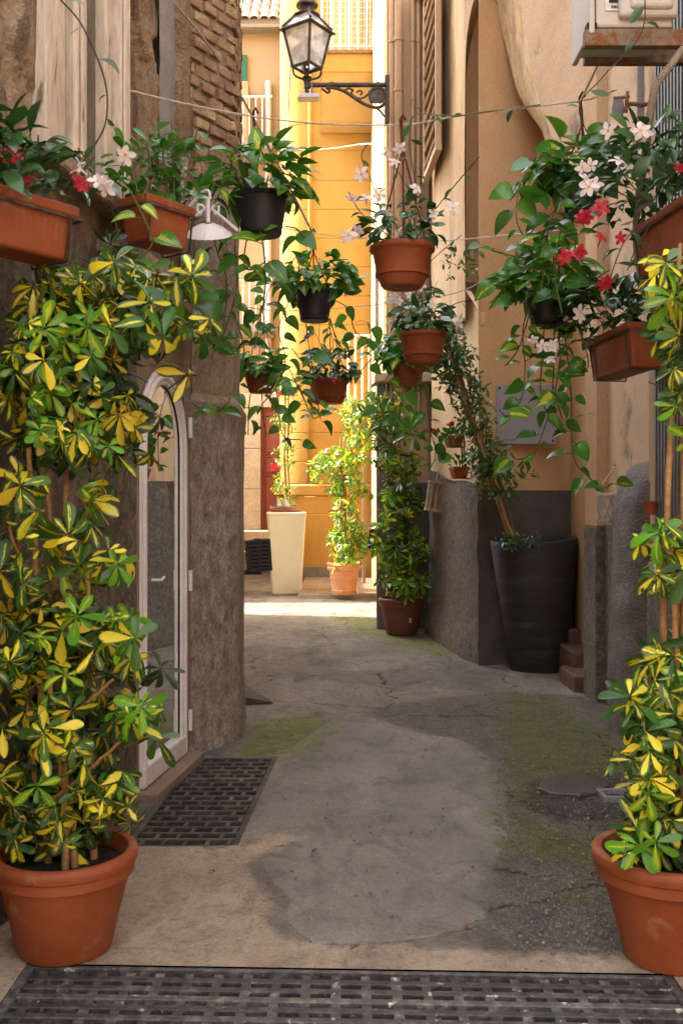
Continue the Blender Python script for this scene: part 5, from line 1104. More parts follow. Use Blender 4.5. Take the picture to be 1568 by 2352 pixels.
# right side double pothos basket
t, top, rt = hanging('black pot of pothos hanging highest before the ochre recess', 1325, 415, 90, 80, 5.0, 'black', (1336, 232), HG, 'pothos', 120, sz=.13, crx=1.6, crz=1.3)
for pts in ([(1290, 420), (1240, 440), (1200, 430), (1170, 460)], [(1290, 440), (1260, 520), (1250, 600), (1240, 680)], [(1300, 480), (1280, 560), (1275, 640), (1290, 720)], [(1270, 400), (1230, 390), (1195, 420), (1185, 500), (1200, 540)], [(1280, 560), (1220, 590), (1190, 590), (1130, 575), (1110, 560)], [(1310, 480), (1320, 560), (1310, 640)], [(1300, 400), (1250, 350), (1230, 370)], [(1280, 500), (1230, 520), (1200, 560)]):
    vine(t, [at(px, py, 4.98 + rnd.uniform(-.08, .08)) for px, py in pts], .13, LPO, .045, .004, ym=LPY)
t, top, rt = hanging('black bowl of long trailing pothos before the lilac wall plaque', 1255, 690, 100, 55, 5.6, 'black', (1275, 540), HG, 'pothos', 170, strap=False, sz=.12, crx=1.7, crz=1.5)
for pts in ([(1215, 700), (1200, 760), (1205, 850), (1195, 920), (1165, 955), (1145, 940)], [(1270, 710), (1272, 800), (1265, 920), (1250, 980), (1225, 1040), (1190, 1055), (1175, 1045)], [(1290, 720), (1300, 800), (1310, 900), (1312, 1000), (1320, 1060), (1345, 1090), (1380, 1120), (1405, 1110)], [(1230, 700), (1190, 690), (1160, 640), (1140, 650)], [(1300, 700), (1330, 760), (1350, 830), (1340, 860)], [(1250, 730), (1245, 820), (1240, 900), (1255, 950)], [(1280, 730), (1285, 830), (1275, 900), (1290, 960)], [(1215, 720), (1190, 800), (1160, 840)], [(1320, 690), (1370, 640), (1400, 620)]):
    vine(t, [at(px, py, 5.55 + rnd.uniform(-.08, .08)) for px, py in pts], .12, LPO, .05, .004, ym=LPY, yfrac=.3)

# ---------------------------------------------------------------- oblong box planters on wire brackets
def trough(label, c, ax, length, h, wt, wb, tilt=0.0):
    """c = middle of the rim; ax = plan direction of the long side"""
    ax = Vector((ax[0], ax[1], ax[2] if len(ax) > 2 else 0)).normalized(); n = Vector((ax.y, -ax.x, 0)).normalized(); up = ax.cross(n) * -1
    if up.z < 0: up = -up
    m = Matrix((ax, n, up)).transposed()
    t = thing('box_planter', label, 'planter', c - up * h)
    mb = MB().frustum(c - up * h, (length / 2 - .03, wb / 2), c - up * .02, (length / 2 - .008, wt / 2 - .008), m); part(t, 'pot', mb, M['terracotta'], None, 0.012, 3)
    rmb = MB()
    for a, b in (((0, wt / 2 - .008), (length, .03)), ((0, -wt / 2 + .008), (length, .03)), ((length / 2 - .012, 0), (.03, wt - .03)), ((-length / 2 + .012, 0), (.03, wt - .03))):
        rmb.box(c + m @ Vector((a[0], a[1], -.008)), (b[0], b[1], .036), m)
    part(t, 'rim', rmb, M['terracotta'], None, 0.009, 3)
    nr = int(length / .028)
    rb = MB()
    for k in range(nr):
        x = -length / 2 + .05 + (length - .1) * k / (nr - 1); a = c + m @ Vector((x * .96, wb / 2 + .001, -h + .03)); b = c + m @ Vector((x, wt / 2 - .013, -.05)); rb.tube([a, b], 0.0035, 4)
    part(t, 'rib_moulding', rb, M['terracotta'])
    part(t, 'soil', MB().box(c - up * .025, (length - .05, wt - .05, .02), m), M['soil'])
    wp = lambda x, y, z: c + m @ Vector((x, y, z))
    part(t, 'bracket', MB().tube([wp(-length / 2 - .01, -wt / 2 - .05, -.03), wp(-length / 2 - .012, wt / 2 + .004, -.03), wp(length / 2 + .012, wt / 2 + .004, -.03), wp(length / 2 + .01, -wt / 2 - .05, -.03)], 0.005, 6), M['iron'], 60)
    for x in (-length * .42, length * .42):
        part(t, 'bracket', MB().tube([wp(x, wt / 2 + .006, -.03), wp(x, wb / 2 + .008, -h - .004), wp(x, -wb / 2 - .02, -h - .006), wp(x, -wt / 2 - .05, -.02), wp(x, -wt / 2 - .07, .03)], 0.005, 6), M['iron'], 60)
    return t, m
# left box (red and white mandevilla)
def boxcrown(t, c, m, L_, W_, H_, n, meshes, sz, up=.35):
    for _ in range(n):
        a, b, e = rnd.uniform(-1, 1), rnd.uniform(-1, 1), rnd.random() ** .8
        k = math.sqrt(max(.05, 1 - .7 * e)); p = c + m @ Vector((a * L_ / 2 * k, b * W_ / 2 * k, e * H_))
        ax = m @ Vector((a * .5, b, .25)) + Vector((rnd.gauss(0, .4), rnd.gauss(0, .4), rnd.gauss(0, .35))); nn = Vector((rnd.gauss(0, .35), -.4 + rnd.gauss(0, .3), .8))
        inst(t, 'leaf', rnd.choice(meshes), p, frame_m(ax, nn), sz * rnd.uniform(.65, 1.1))
d1 = (math.sin(R(36)), math.cos(R(36)))
c1 = at(-5, 455, 3.0); t, m = trough('ribbed terracotta box of red and white mandevilla, leftmost by the window frame', c1, d1, 0.46, 0.16, 0.19, 0.14)
boxcrown(t, c1, m, .54, .40, .20, 170, LMA, .105)
upstems(t, [[(60, 440), (85, 360), (88, 310)], [(30, 440), (10, 350), (5, 290)], [(150, 430), (220, 330), (245, 270), (240, 180), (190, 60), (140, 0)], [(170, 430), (200, 380), (180, 340)]], 3.0, .07, .07)
flowers(t, [(22, 355), (30, 352), (182, 418), (190, 425), (60, 410)], 2.9, FR, .075); flowers(t, [(182, 385), (225, 415), (238, 420), (243, 430), (288, 355)], 2.88, FW, .08)
c2 = at(360, 474, 4.05); t, m = trough('terracotta box of round-leaved shrub under the brick wall beside the white wall lamp', c2, d1, 0.27, 0.17, 0.17, 0.125)
boxcrown(t, c2, m, .42, .38, .25, 230, LRO, .062)
for pts in ([(340, 460), (345, 380), (335, 330)], [(400, 460), (398, 340), (392, 275)], [(380, 460), (375, 360), (365, 300)], [(420, 460), (440, 350), (455, 290)], [(310, 450), (300, 380), (295, 330)]):
    vine(t, [at(px, py, 4.03) for px, py in pts], .055, LRO, .022, .004, 'stem', stem='bark')
vine(t, [at(300, 440, 3.9), at(330, 500, 3.8), at(350, 560, 3.8), at(300, 600, 3.8), at(275, 570, 3.8)], .11, LPO, .07, ym=LPY, yfrac=.6)
d2 = (-0.06, 1.0)
c3 = at(1436, 764, 5.25) ; c3 = Vector((1.50, 5.25, zat(766, 5.25))); t, m = trough('terracotta box of white and red mandevilla on a wire bracket near the stone buttress', c3, (0.10, -1.0), 0.60, 0.215, 0.21, 0.15)
boxcrown(t, c3 + Vector((-.06, .08, 0)), m, .70, .52, .27, 210, LMA, .115)
upstems(t, [[(1440, 740), (1470, 680), (1480, 620), (1460, 570)], [(1400, 740), (1350, 690), (1300, 670)], [(1450, 740), (1440, 660), (1480, 640)], [(1380, 770), (1330, 780), (1290, 800)]], 5.2, .09, .07)
flowers(t, [(1332, 718), (1330, 728)], 5.0, FW, .10); flowers(t, [(1225, 780), (1245, 795), (1268, 800), (1262, 825), (1270, 790)], 5.1, FW, .08)
c4 = Vector((1.47, 4.30, zat(492, 4.30))); t, m = trough('terracotta box of pink and white mandevilla high at the frame edge', c4, (0.10, -1.0), 0.60, 0.22, 0.21, 0.15)
boxcrown(t, c4 + Vector((-.12, .12, 0)), m, .84, .56, .40, 270, LMA, .115)
upstems(t, [[(1470, 470), (1400, 430), (1370, 420)], [(1480, 480), (1470, 400), (1500, 330), (1510, 290)], [(1490, 470), (1430, 400), (1400, 340), (1395, 300)], [(1480, 500), (1430, 560), (1400, 640)], [(1490, 520), (1460, 570), (1440, 620)], [(1500, 460), (1540, 380), (1568, 340)], [(1420, 420), (1330, 260), (1380, 180), (1470, 80), (1480, -20)]], 4.25, .085, .065)
flowers(t, [(1335, 385), (1355, 380), (1422, 370), (1345, 410), (1365, 425), (1395, 300), (1480, 305), (1470, 300), (1350, 430)], 4.1, FW, .10)
flowers(t, [(1378, 478), (1340, 500), (1380, 545), (1425, 547), (1295, 590), (1330, 580), (1345, 500), (1390, 650), (1560, 385)], 4.05, FR, .09); flowers(t, [(1338, 495), (1310, 580)], 4.1, FP, .085)
# ---------------------------------------------------------------- unseen block, added to shade the far end of the lane
sh_ = thing('shade_block', 'low unseen block added to shade the far end of the lane', 'building', (-5.0, 18.0, 0))
part(sh_, 'wall', MB().box((-5.0, 17.0, 1.3), (5.6, 5.4, 2.6)), M['yellow_pale'])
part(sh_, 'roof', MB().box((-5.0, 17.0, 2.66), (5.7, 5.5, 0.12)), M['roof_tile'])

fh = thing('bounce_block', 'unseen ochre block added behind the camera to warm the light', 'building', (0, -10, 0))  # added behind the camera to bounce warm light and cut cool sky
part(fh, 'wall', MB().box((0, -11, 3.2), (24, 3, 6.4)), M['ochre'])
part(fh, 'roof', MB().box((0, -11, 6.5), (24.6, 3.6, .2)), M['roof_tile'])
# ---------------------------------------------------------------- street lantern on a scrolled bracket
LZ = 10.6; K = LZ / F
lan = thing('street_lantern', 'dark iron four-sided street lantern on scrolled bracket above the alley', 'lantern', at(705, 262, LZ))
lc = at(705, HY, LZ); lrot = Matrix.Rotation(R(45 + 9), 3, 'Z')
def lz(py): return zat(py, LZ)
def sq(hw, py, k): a = R(45 + 54 + 90 * k); return Vector((lc.x + hw * 1.0 * math.cos(a), lc.y + hw * math.sin(a), lz(py)))
hwT, hwB, hwR = 0.255, 0.155, 0.125
body = thing('lamp_head', '', '', (0, 0, 0)); del body['label']; del body['category']; body.parent = lan; body.location = Vector((lc.x, lc.y, lz(160))) - origin_of(lan)
pyT, pyB, pyR = 70, 155, 37
for k in range(4):
    part(body, 'frame_bar', MB().tube([sq(hwT, pyT, k), sq(hwB, pyB, k)], 0.018, 6), M['iron'])
    part(body, 'frame_bar', MB().tube([sq(hwB, pyB, k), sq(hwB, pyB, k + 1)], 0.016, 6), M['iron'])
    part(body, 'roof_bar', MB().tube([sq(hwT + .015, pyT - 4, k), sq(hwR, pyR, k)], 0.017, 6), M['iron'])
    part(body, 'eave', MB().grid([[sq(hwT + .055, pyT + 2, k), sq(hwT + .055, pyT + 2, k + 1)], [sq(hwT - .01, pyT - 6, k), sq(hwT - .01, pyT - 6, k + 1)], [sq(hwT - .02, pyT + 4, k), sq(hwT - .02, pyT + 4, k + 1)], [sq(hwT + .055, pyT + 4, k), sq(hwT + .055, pyT + 4, k + 1)], [sq(hwT + .055, pyT + 2, k), sq(hwT + .055, pyT + 2, k + 1)]]), M['iron'])
    part(body, 'roof_band', MB().tube([sq(hwR + .012, pyR, k), sq(hwR + .012, pyR, k + 1)], 0.014, 6), M['iron'])
    part(body, 'pane', MB().poly([sq(hwB - .004, pyB, k), sq(hwB - .004, pyB, k + 1), sq(hwT - .004, pyT, k + 1), sq(hwT - .004, pyT, k)]), M['lamp_glass'])
    part(body, 'roof_pane', MB().poly([sq(hwT - .006, pyT - 4, k), sq(hwT - .006, pyT - 4, k + 1), sq(hwR, pyR, k + 1), sq(hwR, pyR, k)]), M['lamp_glass'])
    a = sq(hwB, pyB + 2, k); ce = Vector((lc.x, lc.y, lz(186)))
    part(body, 'cradle_arm', MB().tube(smooth_path([a + Vector((0, 0, .01)), a.lerp(ce, .12) + Vector((0, 0, -.06)), a.lerp(ce, .55) + Vector((0, 0, -.035)), ce + (a - ce).normalized() * .02], 5), 0.012, 6), M['iron'], 60)
    kn = sq(hwR, pyR, k); part(body, 'spike', MB().lathe([(0, 0), (.012, .004), (.008, .03), (0, .04)], 6, kn), M['iron'])
part(body, 'chimney', MB().lathe([(hwR + .015, lz(37)), (hwR - .02, lz(33)), (.075, lz(26)), (.065, lz(18)), (.115, lz(15)), (.118, lz(11)), (.10, lz(7)), (.09, lz(0)), (.05, lz(-6)), (.02, lz(-9)), (.02, lz(-14)), (0, lz(-16))], 20, (lc.x, lc.y, 0)), M['iron'], 40)
part(body, 'lamp_tube', MB().tube([(lc.x, lc.y, lz(150)), (lc.x, lc.y, lz(82))], 0.016, 8), M['iron'], 60)
part(body, 'bulb', MB().lathe([(0, lz(150)), (.03, lz(148)), (.034, lz(136)), (.02, lz(130)), (0, lz(129))], 12, (lc.x + .07, lc.y - .02, 0)), M['paper'], 60)
part(lan, 'stem', MB().lathe([(0, lz(218)), (.018, lz(214)), (.03, lz(209)), (.015, lz(206)), (.034, lz(203)), (.034, lz(188)), (.045, lz(186)), (.03, lz(182)), (.05, lz(178)), (.022, lz(174)), (.022, lz(158))], 12, (lc.x, lc.y, 0)), M['iron'], 50)
bx = lambda px, py, dy=0.0: Vector((xat(px, LZ), LZ + dy, lz(py)))
part(lan, 'arm', MB().tube([bx(705, 195), bx(887, 194.5)], [0.026, 0.026], 10), M['iron'], 60)
for px in (762, 868): part(lan, 'arm_collar', MB().tube([bx(px - 4, 195), bx(px + 4, 195)], 0.036, 10), M['iron'], 60)
part(lan, 'wall_plate', MB().box(bx(889, 225, .06), (0.05, 0.14, 0.50)), M['iron'], None, 0.01)
part(lan, 'scroll', MB().tube(smooth_path([bx(738, 203), bx(744, 207), bx(752, 213), bx(757, 209), bx(752, 204)], 5), 0.013, 7), M['iron'], 60)
part(lan, 'brace', MB().tube(smooth_path([bx(748, 201), bx(770, 202), bx(795, 212), bx(818, 228), bx(842, 241), bx(865, 247), bx(880, 240), bx(887, 222), bx(880, 206), bx(866, 202), bx(853, 208), bx(849, 222), bx(854, 236)], 6), 0.019, 8), M['iron'], 60)
part(lan, 'scroll', MB().tube(smooth_path([bx(790, 208), bx(800, 203), bx(810, 207), bx(806, 214), bx(815, 222), bx(828, 226), bx(842, 219), bx(850, 208)], 6), 0.011, 7), M['iron'], 60)
part(lan, 'scroll', MB().tube(smooth_path([bx(818, 212), bx(826, 208), bx(832, 213), bx(826, 218)], 6), 0.010, 7), M['iron'], 60)
part(lan, 'scroll', MB().tube(smooth_path([bx(862, 247), bx(873, 255), bx(882, 266), bx(888, 262), bx(884, 254)], 6), 0.012, 7), M['iron'], 60)
part(lan, 'rosette', MB().lathe([(0, -.02), (.035, -.02), (.04, -.01), (.075, -.012), (.08, 0), (.075, .012), (0, .014)], 16, bx(867, 222), Matrix.Rotation(R(90), 3, 'X'), lambda q: 1 + .10 * math.cos(6 * q)), M['iron'], 40)
fl = thing('floodlight', 'small grey floodlight clamped below the street lantern', 'floodlight', bx(708, 232))
part(fl, 'housing', MB().frustum(bx(708, 229), (0.115, 0.07), bx(710, 218), (0.10, 0.06)), M['ac_white'], None, 0.006)
for k in range(9): part(fl, 'cooling_fin', MB().box(bx(692 + k * 4.4, 216.5), (0.005, 0.10, 0.03)), M['grey_cement'])
part(fl, 'bracket', MB().box(bx(716, 205, -.03), (0.018, 0.02, 0.11)), M['grey_cement'])

# ---------------------------------------------------------------- lines and cables across the alley
def line(name, label, cat, pts, r, mat, twist=False, sag=0):
    path = smooth_path([at(*p) for p in pts], 10); mb = MB().tube(path, r, 5)
    if twist:
        a = []; L = 0
        for i, p in enumerate(path):
            if i: L += (p - path[i - 1]).length
            a.append(p + Vector((0, math.cos(L * 90), math.sin(L * 90))) * r * 1.1)
        mb.tube(a, r * .8, 4)
    return single(name, label, cat, mb, M[mat], 60)
line('clothesline', 'pale twisted cord strung highest across the alley from hook to hook', 'cord', [(279, 203, 4.42), (420, 237, 4.75), (587, 268, 5.1), (740, 284, 5.05), (925, 286, 4.92), (1040, 268, 4.93), (1200, 247, 4.98), (1336, 231, 5.0), (1415, 206, 4.9)], 0.0042, 'rope', True)
line('clothesline', 'thin dark wire strung across the alley at the second row of baskets', 'wire', [(560, 500, 6.3), (690, 531, 7.0), (820, 545, 7.2), (1000, 553, 6.9), (1160, 540, 6.6), (1330, 524, 6.6)], 0.004, 'wire_pale')
line('clothesline', 'thin wire strung lowest across the alley at the farthest baskets', 'wire', [(545, 702, 6.4), (650, 714, 8.0), (790, 706, 8.3), (950, 690, 8.4), (1060, 668, 8.2), (1130, 630, 8.0), (1240, 570, 7.6)], 0.004, 'wire_pale')
line('diagonal_rope', 'pale rope slanting down from the grey conduit past the brick pier', 'rope', [(378, -20, 5.0), (470, 90, 5.5), (545, 205, 6.0), (640, 380, 6.6), (720, 540, 7.2)], 0.008, 'rope')
line('slanting_rope', 'pale cord slanting down from the air conditioner to the ochre side basket', 'cord', [(1440, -30, 4.7), (1380, 130, 4.85), (1332, 232, 4.98)], 0.006, 'rope')
line('power_cable', 'bundle of slack grey cables crossing the yellow wall below the lantern', 'cable', [(632, 360, 17.0), (660, 340, 16.6), (700, 344, 16.4), (760, 341, 16.3), (830, 331, 16.2), (866, 330, 15.6)], 0.009, 'wire_pale', True)
line('power_cable', 'thin wire hanging down the yellow wall left of the lantern', 'cable', [(672, -20, 17.0), (668, 120, 16.9), (662, 260, 16.9), (660, 330, 16.6)], 0.012, 'wire')
hk = thing('wall_hook', 'rusty iron hook holding the top cord beside the window frame', 'hook', at(279, 203, 4.42))
part(hk, 'shank', MB().tube([at(262, 203, 4.36), at(279, 203, 4.42), at(282, 198, 4.43)], 0.007, 6), M['rust'], 60)
vt = thing('climbing_tendril', 'thin green mandevilla shoot with paired leaves along the top cord', 'plant', at(1100, 262, 4.95))
vine(vt, [at(940, 285, 4.9), at(960, 262, 4.9), at(1040, 266, 4.92), at(1100, 258, 4.94), at(1170, 250, 4.97), at(1240, 240, 4.98)], .085, LMA, .12, .003, 'stem')

# ---------------------------------------------------------------- white wall lamp with a fluted shade
wlmp = thing('wall_lamp', 'white wall lamp with frilled saucer shade and curled arms beside the brick pier', 'lamp', at(480, 545, 5.0))
lcn = at(478, 530, 5.0)
part(wlmp, 'shade', MB().lathe([(.12, -.022), (.109, -.009), (.073, .016), (.037, .034), (.022, .038), (.022, .033), (.073, .009), (.113, -.021), (.12, -.022)], 72, lcn, Matrix.Rotation(R(26), 3, 'X'), lambda q: 1 + .03 * math.cos(24 * q)), M['paint_white'], 60)
part(wlmp, 'stem', MB().tube([lcn + Vector((0, 0, .04)), lcn + Vector((0, 0, .16))], 0.012, 8), M['paint_white'], 60)
for sg in (-1, 1):
    part(wlmp, 'arm', MB().tube(smooth_path([lcn + Vector((sg * .15, 0, 0)), lcn + Vector((sg * .08, 0, .06)), lcn + Vector((sg * .02, 0, .11)), lcn + Vector((sg * .05, 0, .13)), lcn + Vector((sg * .05, 0, .09)), lcn + Vector((sg * .03, 0, .085))], 5), 0.008, 6), M['paint_white'], 60)
part(wlmp, 'arm', MB().tube(smooth_path([lcn + Vector((-.22, .12, .06)), lcn + Vector((-.12, .06, .12)), lcn + Vector((-.04, .02, .19)), lcn + Vector((0.0, 0, .20)), lcn + Vector((.01, 0, .16))], 6), 0.009, 6), M['paint_white'], 60)

# ---------------------------------------------------------------- air conditioner on rusty brackets, hose, insulator
ac = thing('air_conditioner', 'beige air conditioner box on rusty steel brackets at the top corner', 'air conditioner', at(1450, 150, 4.4))
az0 = zat(62, 4.4); ax0, ax1 = xat(1368, 4.4), xat(1545, 4.4)
part(ac, 'casing', MB().box(((ax0 + ax1) / 2, 4.4 + .16, az0 + .27), (ax1 - ax0, 0.32, 0.54)), M['ac_white'], None, 0.012)
part(ac, 'side_frame', MB().box((ax0 - .02, 4.4 + .16, az0 + .26), (0.025, 0.34, 0.58)), M['ac_white'], None, 0.006)
part(ac, 'service_cover', MB().box((xat(1485, 4.4), 4.39, az0 + .16), (0.26, 0.05, 0.26)), M['ac_white'], None, 0.02, 3)
part(ac, 'service_cover', MB().box((xat(1490, 4.4), 4.372, az0 + .15), (0.19, 0.05, 0.18)), M['ac_white'], None, 0.02, 3)
lb = part(ac, 'label', MB().box((xat(1412, 4.4), 4.396, zat(17, 4.4)), (0.09, 0.004, 0.03)), M['paper'])
bc = MB()
for k in range(9): bc.box((xat(1403 + k * 2.6, 4.4), 4.3925, zat(17, 4.4)), (0.0022 if k % 3 else .004, 0.003, 0.012))
part(lb, 'print', bc, M['ink'])
lb = part(ac, 'label', MB().box((xat(1413, 4.4), 4.396, zat(2, 4.4)), (0.10, 0.004, 0.03)), M['paper'])
bc = MB()
for k in range(22): bc.box((xat(1397 + k * 1.6, 4.4), 4.3925, zat(2, 4.4)), (0.0016 if k % 2 else .0028, 0.003, 0.022))
part(lb, 'print', bc, M['ink'])
for d, py in ((4.42, 90), (4.72, 130)):
    z = zat(py, d); part(ac, 'bracket_arm', MB().box(((xat(1340, d) + 1.8) / 2, d, z), (1.8 - xat(1340, d), 0.045, 0.075)), M['rust'], None, 0.004)
    part(ac, 'foot', MB().box((xat(1356, d), d, z + .05), (0.045, 0.05, 0.03)), M['rubber'], None, 0.004)
    part(ac, 'bracket_leg', MB().box((1.76, d, z - .25), (0.04, 0.04, 0.5)), M['rust'], None, 0.004)
hs_ = thing('conduit_hose', 'corrugated beige hose hanging from the air conditioner past the box planters', 'hose', at(1490, 720, 4.6))
hp_ = smooth_path([at(1580, 90, 4.4), at(1540, 150, 4.45), at(1505, 200, 4.5), at(1488, 290, 4.6), at(1478, 380, 4.75), at(1462, 480, 4.9), at(1462, 580, 5.0), at(1478, 650, 5.0), at(1500, 710, 5.0), at(1540, 760, 5.0)], 22)
rsz = [0.020 if i % 2 else 0.0165 for i in range(len(hp_))]
part(hs_, 'hose', MB().tube(hp_, rsz, 10), M['hose'], 60)
ins = thing('line_insulator', 'rusty iron bracket with a stone insulator on the plaster below the air conditioner', 'insulator', at(1430, 250, 5.6))
bi = lambda px, py: at(px, py, 5.6)
part(ins, 'bar', MB().tube([bi(1408, 225), bi(1445, 222)], 0.009, 6), M['rust']); part(ins, 'bar', MB().tube([bi(1440, 210), bi(1436, 258)], 0.011, 6), M['rust']); part(ins, 'bar', MB().tube([bi(1438, 238), bi(1500, 240)], 0.012, 6), M['rust'])
part(ins, 'cap', MB().lathe([(0, -.05), (.03, -.045), (.035, .0), (.03, .045), (0, .05)], 12, bi(1418, 250)), M['grey_cement'], 60)
part(ins, 'post', MB().box(at(1470, 215, 5.62), (0.035, 0.03, 0.30)), M['grey_cement'])

# ---------------------------------------------------------------- plaque with lettering
plq = thing('wall_plaque', 'lilac grey rectangular plaque with small dark lettering on the recess wall', 'plaque', at(1207, 1020, 8.45))
pd = 8.50; x0, x1, z0, z1 = xat(1139, pd), xat(1276, pd), zat(1020, pd), zat(884, pd)
part(plq, 'plate', MB().box(((x0 + x1) / 2, pd, (z0 + z1) / 2), (x1 - x0, 0.012, z1 - z0)), M['plaque'], None, 0.003)
for sx_ in (x0 + .028, x1 - .028):
    for sz_ in (z0 + .028, z1 - .028): part(plq, 'screw', MB().lathe([(0, -.006), (.009, -.005), (.011, 0), (0, .001)], 10, (sx_, pd - .008, sz_), Matrix.Rotation(R(90), 3, 'X')), M['ink'], 60)
def lettering(parent, s, px, py, size, d):
    cu = bpy.data.curves.new('lettering', 'FONT'); cu.body = s; cu.resolution_u = 3; cu.size = size; cu.extrude = 0.0008; cu.materials.append(M['ink'])
    tmp = bpy.data.objects.new('tmp_text', cu); me = bpy.data.meshes.new_from_object(tmp); bpy.data.objects.remove(tmp)
    o = bpy.data.objects.new('lettering', me); COL.objects.link(o); o.parent = parent; o.rotation_euler = (R(90), 0, 0); o.location = at(px, py, d) - origin_of(parent); return o
lettering(plq, 'Tel. +39', 1158, 1012, 0.026, pd - .0085)
lettering(plq, 'La', 1192, 918, 0.03, pd - .0085)

# ---------------------------------------------------------------- tall black planter with a jasmine pole
pc = onground(1238, 1536); pc.z = 0
jp = thing('tall_planter', 'tall tapered black planter with a jasmine pole leaning against the ochre pier', 'planter', pc)
tilt = Matrix.Rotation(R(3.0), 3, 'X') @ Matrix.Rotation(R(-3.2), 3, 'Y')
rt_, rb_, ph = 0.355, 0.245, 1.085
part(jp, 'pot', MB().lathe([(0, 0), (rb_ * .97, 0), (rb_, .015), (rb_ + (rt_ - rb_) * .5, ph * .5), (rt_, ph - .015), (rt_ - .008, ph), (rt_ - .035, ph), (rt_ - .045, ph - .02), (rt_ - .08, ph - .35), (0, ph - .36)], 64, pc + Vector((0, 0, .005)), tilt), M['black_planter'], 50)
part(jp, 'soil', soil_disc(pc + Vector((-.05, -.05, 0)), 0.27, ph - .10), M['soil'], 180)
pb_ = [at(1188, 1262, 8.0), at(1150, 1130, 8.05), at(1100, 980, 8.1), at(1045, 840, 8.15), at(1005, 740, 8.2)]
canes(jp, [at(1186, 1262, 8.0), at(1178, 1262, 8.05)], [at(1012, 760, 8.2), at(1000, 770, 8.2)], 0.016)
part(jp, 'vine', MB().tube(smooth_path([p + Vector((.03 * math.sin(i * 2.3), .02, 0)) for i, p in enumerate(pb_)], 6), 0.018, 6), M['bark'], 60)
def sprays(t, pts, n, spread, meshes, sz, d_up=0.2, name='sprig'):
    path = smooth_path(pts, 8)
    for _ in range(n):
        k = rnd.randrange(len(path) - 1); p = path[k].lerp(path[k + 1], rnd.random()); a = rnd.uniform(0, 6.28); rr = spread * rnd.random() ** .5
        off = Vector((math.cos(a), math.sin(a), rnd.uniform(-.4, .3))); ax = off + Vector((0, 0, rnd.uniform(-.7, .4) + d_up)); nn = (CAMP - p).normalized() + Vector((rnd.gauss(0, .5), rnd.gauss(0, .5), .7))
        inst(t, name, rnd.choice(meshes), p + off * rr, frame_m(ax, nn), sz * rnd.uniform(.7, 1.2))
sprays(jp, pb_[1:], 230, .05, SJA, .145, -.1)
sprays(jp, [at(1175, 1240, 7.95), at(1215, 1235, 7.9)], 14, .06, SJA, .12)
sprays(jp, [at(1005, 740, 8.2), at(985, 690, 8.2), at(1040, 620, 8.0), at(1065, 560, 8.0)], 14, .04, SJA, .16)
sprays(jp, [at(1120, 1010, 8.0), at(1150, 1060, 7.95), at(1165, 1090, 7.95)], 8, .07, SJA, .15)

# ---------------------------------------------------------------- brown pot with tall umbrella plant by the tan house
c = Vector((xat(922, 10.45), 10.45, 0))
bp = thing('potted_plant', 'tall dense green umbrella plant in brown pot against the dark wall base', 'potted plant', c)
part(bp, 'pot', pot_lathe(c, .245, .16, .385, .045, .02), M['brown_pot'], 50); part(bp, 'soil', soil_disc(c, .21, .33), M['soil'], 180)
part(bp, 'price_sticker', MB().box((c.x + .075, c.y - .215, .17), (.02, .004, .05), Matrix.Rotation(R(18), 3, 'Z')), M['paper'])
canes(bp, [(c.x + dx, c.y, .3) for dx in (-.05, .0, .05, .08)], [at(885, 960, 10.4), at(905, 980, 10.4), at(915, 1000, 10.4), at(930, 1050, 10.4)], .014)
md = lambda a, b, c_: rnd.choice(WS) if rnd.random() < .40 else (rnd.choice(WD) if rnd.random() < .45 else (rnd.choice(WV) if rnd.random() < .4 else rnd.choice(WY)))
blobs(bp, [(930, 1340, 55, 40, 38), (925, 1260, 66, 60, 60), (918, 1160, 58, 60, 54), (915, 1070, 55, 60, 48), (905, 980, 60, 50, 42), (885, 930, 70, 40, 38), (880, 1240, 30, 60, 14)], (10.3, .26), md, .235)
# terracotta pot with bamboo canes in the sun
c = Vector((xat(790, 14.15), 14.15, 0.07))
sp_ = thing('potted_plant', 'sunlit umbrella plant on bamboo canes in decorated clay pot on the tiled step', 'potted plant', c)
part(sp_, 'pot', MB().lathe([(0, 0), (.16, 0), (.17, .02), (.18, .06), (.172, .07), (.195, .22), (.20, .23), (.205, .33), (.215, .34), (.235, .35), (.245, .38), (.235, .40), (.245, .42), (.25, .44), (.235, .455), (.215, .44), (.205, .38)], 40, c), M['terracotta_pale'], 40)
part(sp_, 'soil', soil_disc(c, .21, c.z + .40), M['soil'], 180)
gar = MB()
for k in range(7):
    q0 = math.pi + .25 + k * .42; pts = []
    for j in range(9):
        q = q0 + .34 * j / 8; pts.append(c + Vector((.196 * math.cos(q), .196 * math.sin(q), .27 - .05 * math.sin(math.pi * j / 8))))
    gar.tube(pts, .008, 5)
part(sp_, 'garland_relief', gar, M['terracotta_pale'], 60)
canes(sp_, [(c.x + dx, c.y + dy, .45) for dx, dy in ((-.09, 0), (-.03, .03), (.02, -.03), (.07, .03), (.11, 0), (-.05, -.05))], [(c.x + dx, c.y + dy, 2.3) for dx, dy in ((-.05, 0), (.0, .03), (.05, -.03), (.09, .03), (.1, 0), (.02, -.02))], .017)
ms = lambda a, b, c_: rnd.choice(WS) if rnd.random() < .8 else rnd.choice(WV)
blobs(sp_, [(788, 1270, 44, 40, 40), (792, 1210, 48, 40, 40), (800, 1130, 54, 50, 48), (780, 1060, 66, 38, 56), (828, 1000, 48, 50, 44), (830, 940, 56, 38, 38), (835, 1230, 22, 40, 14), (725, 1085, 20, 25, 9)], (13.95, .30), ms, .25)
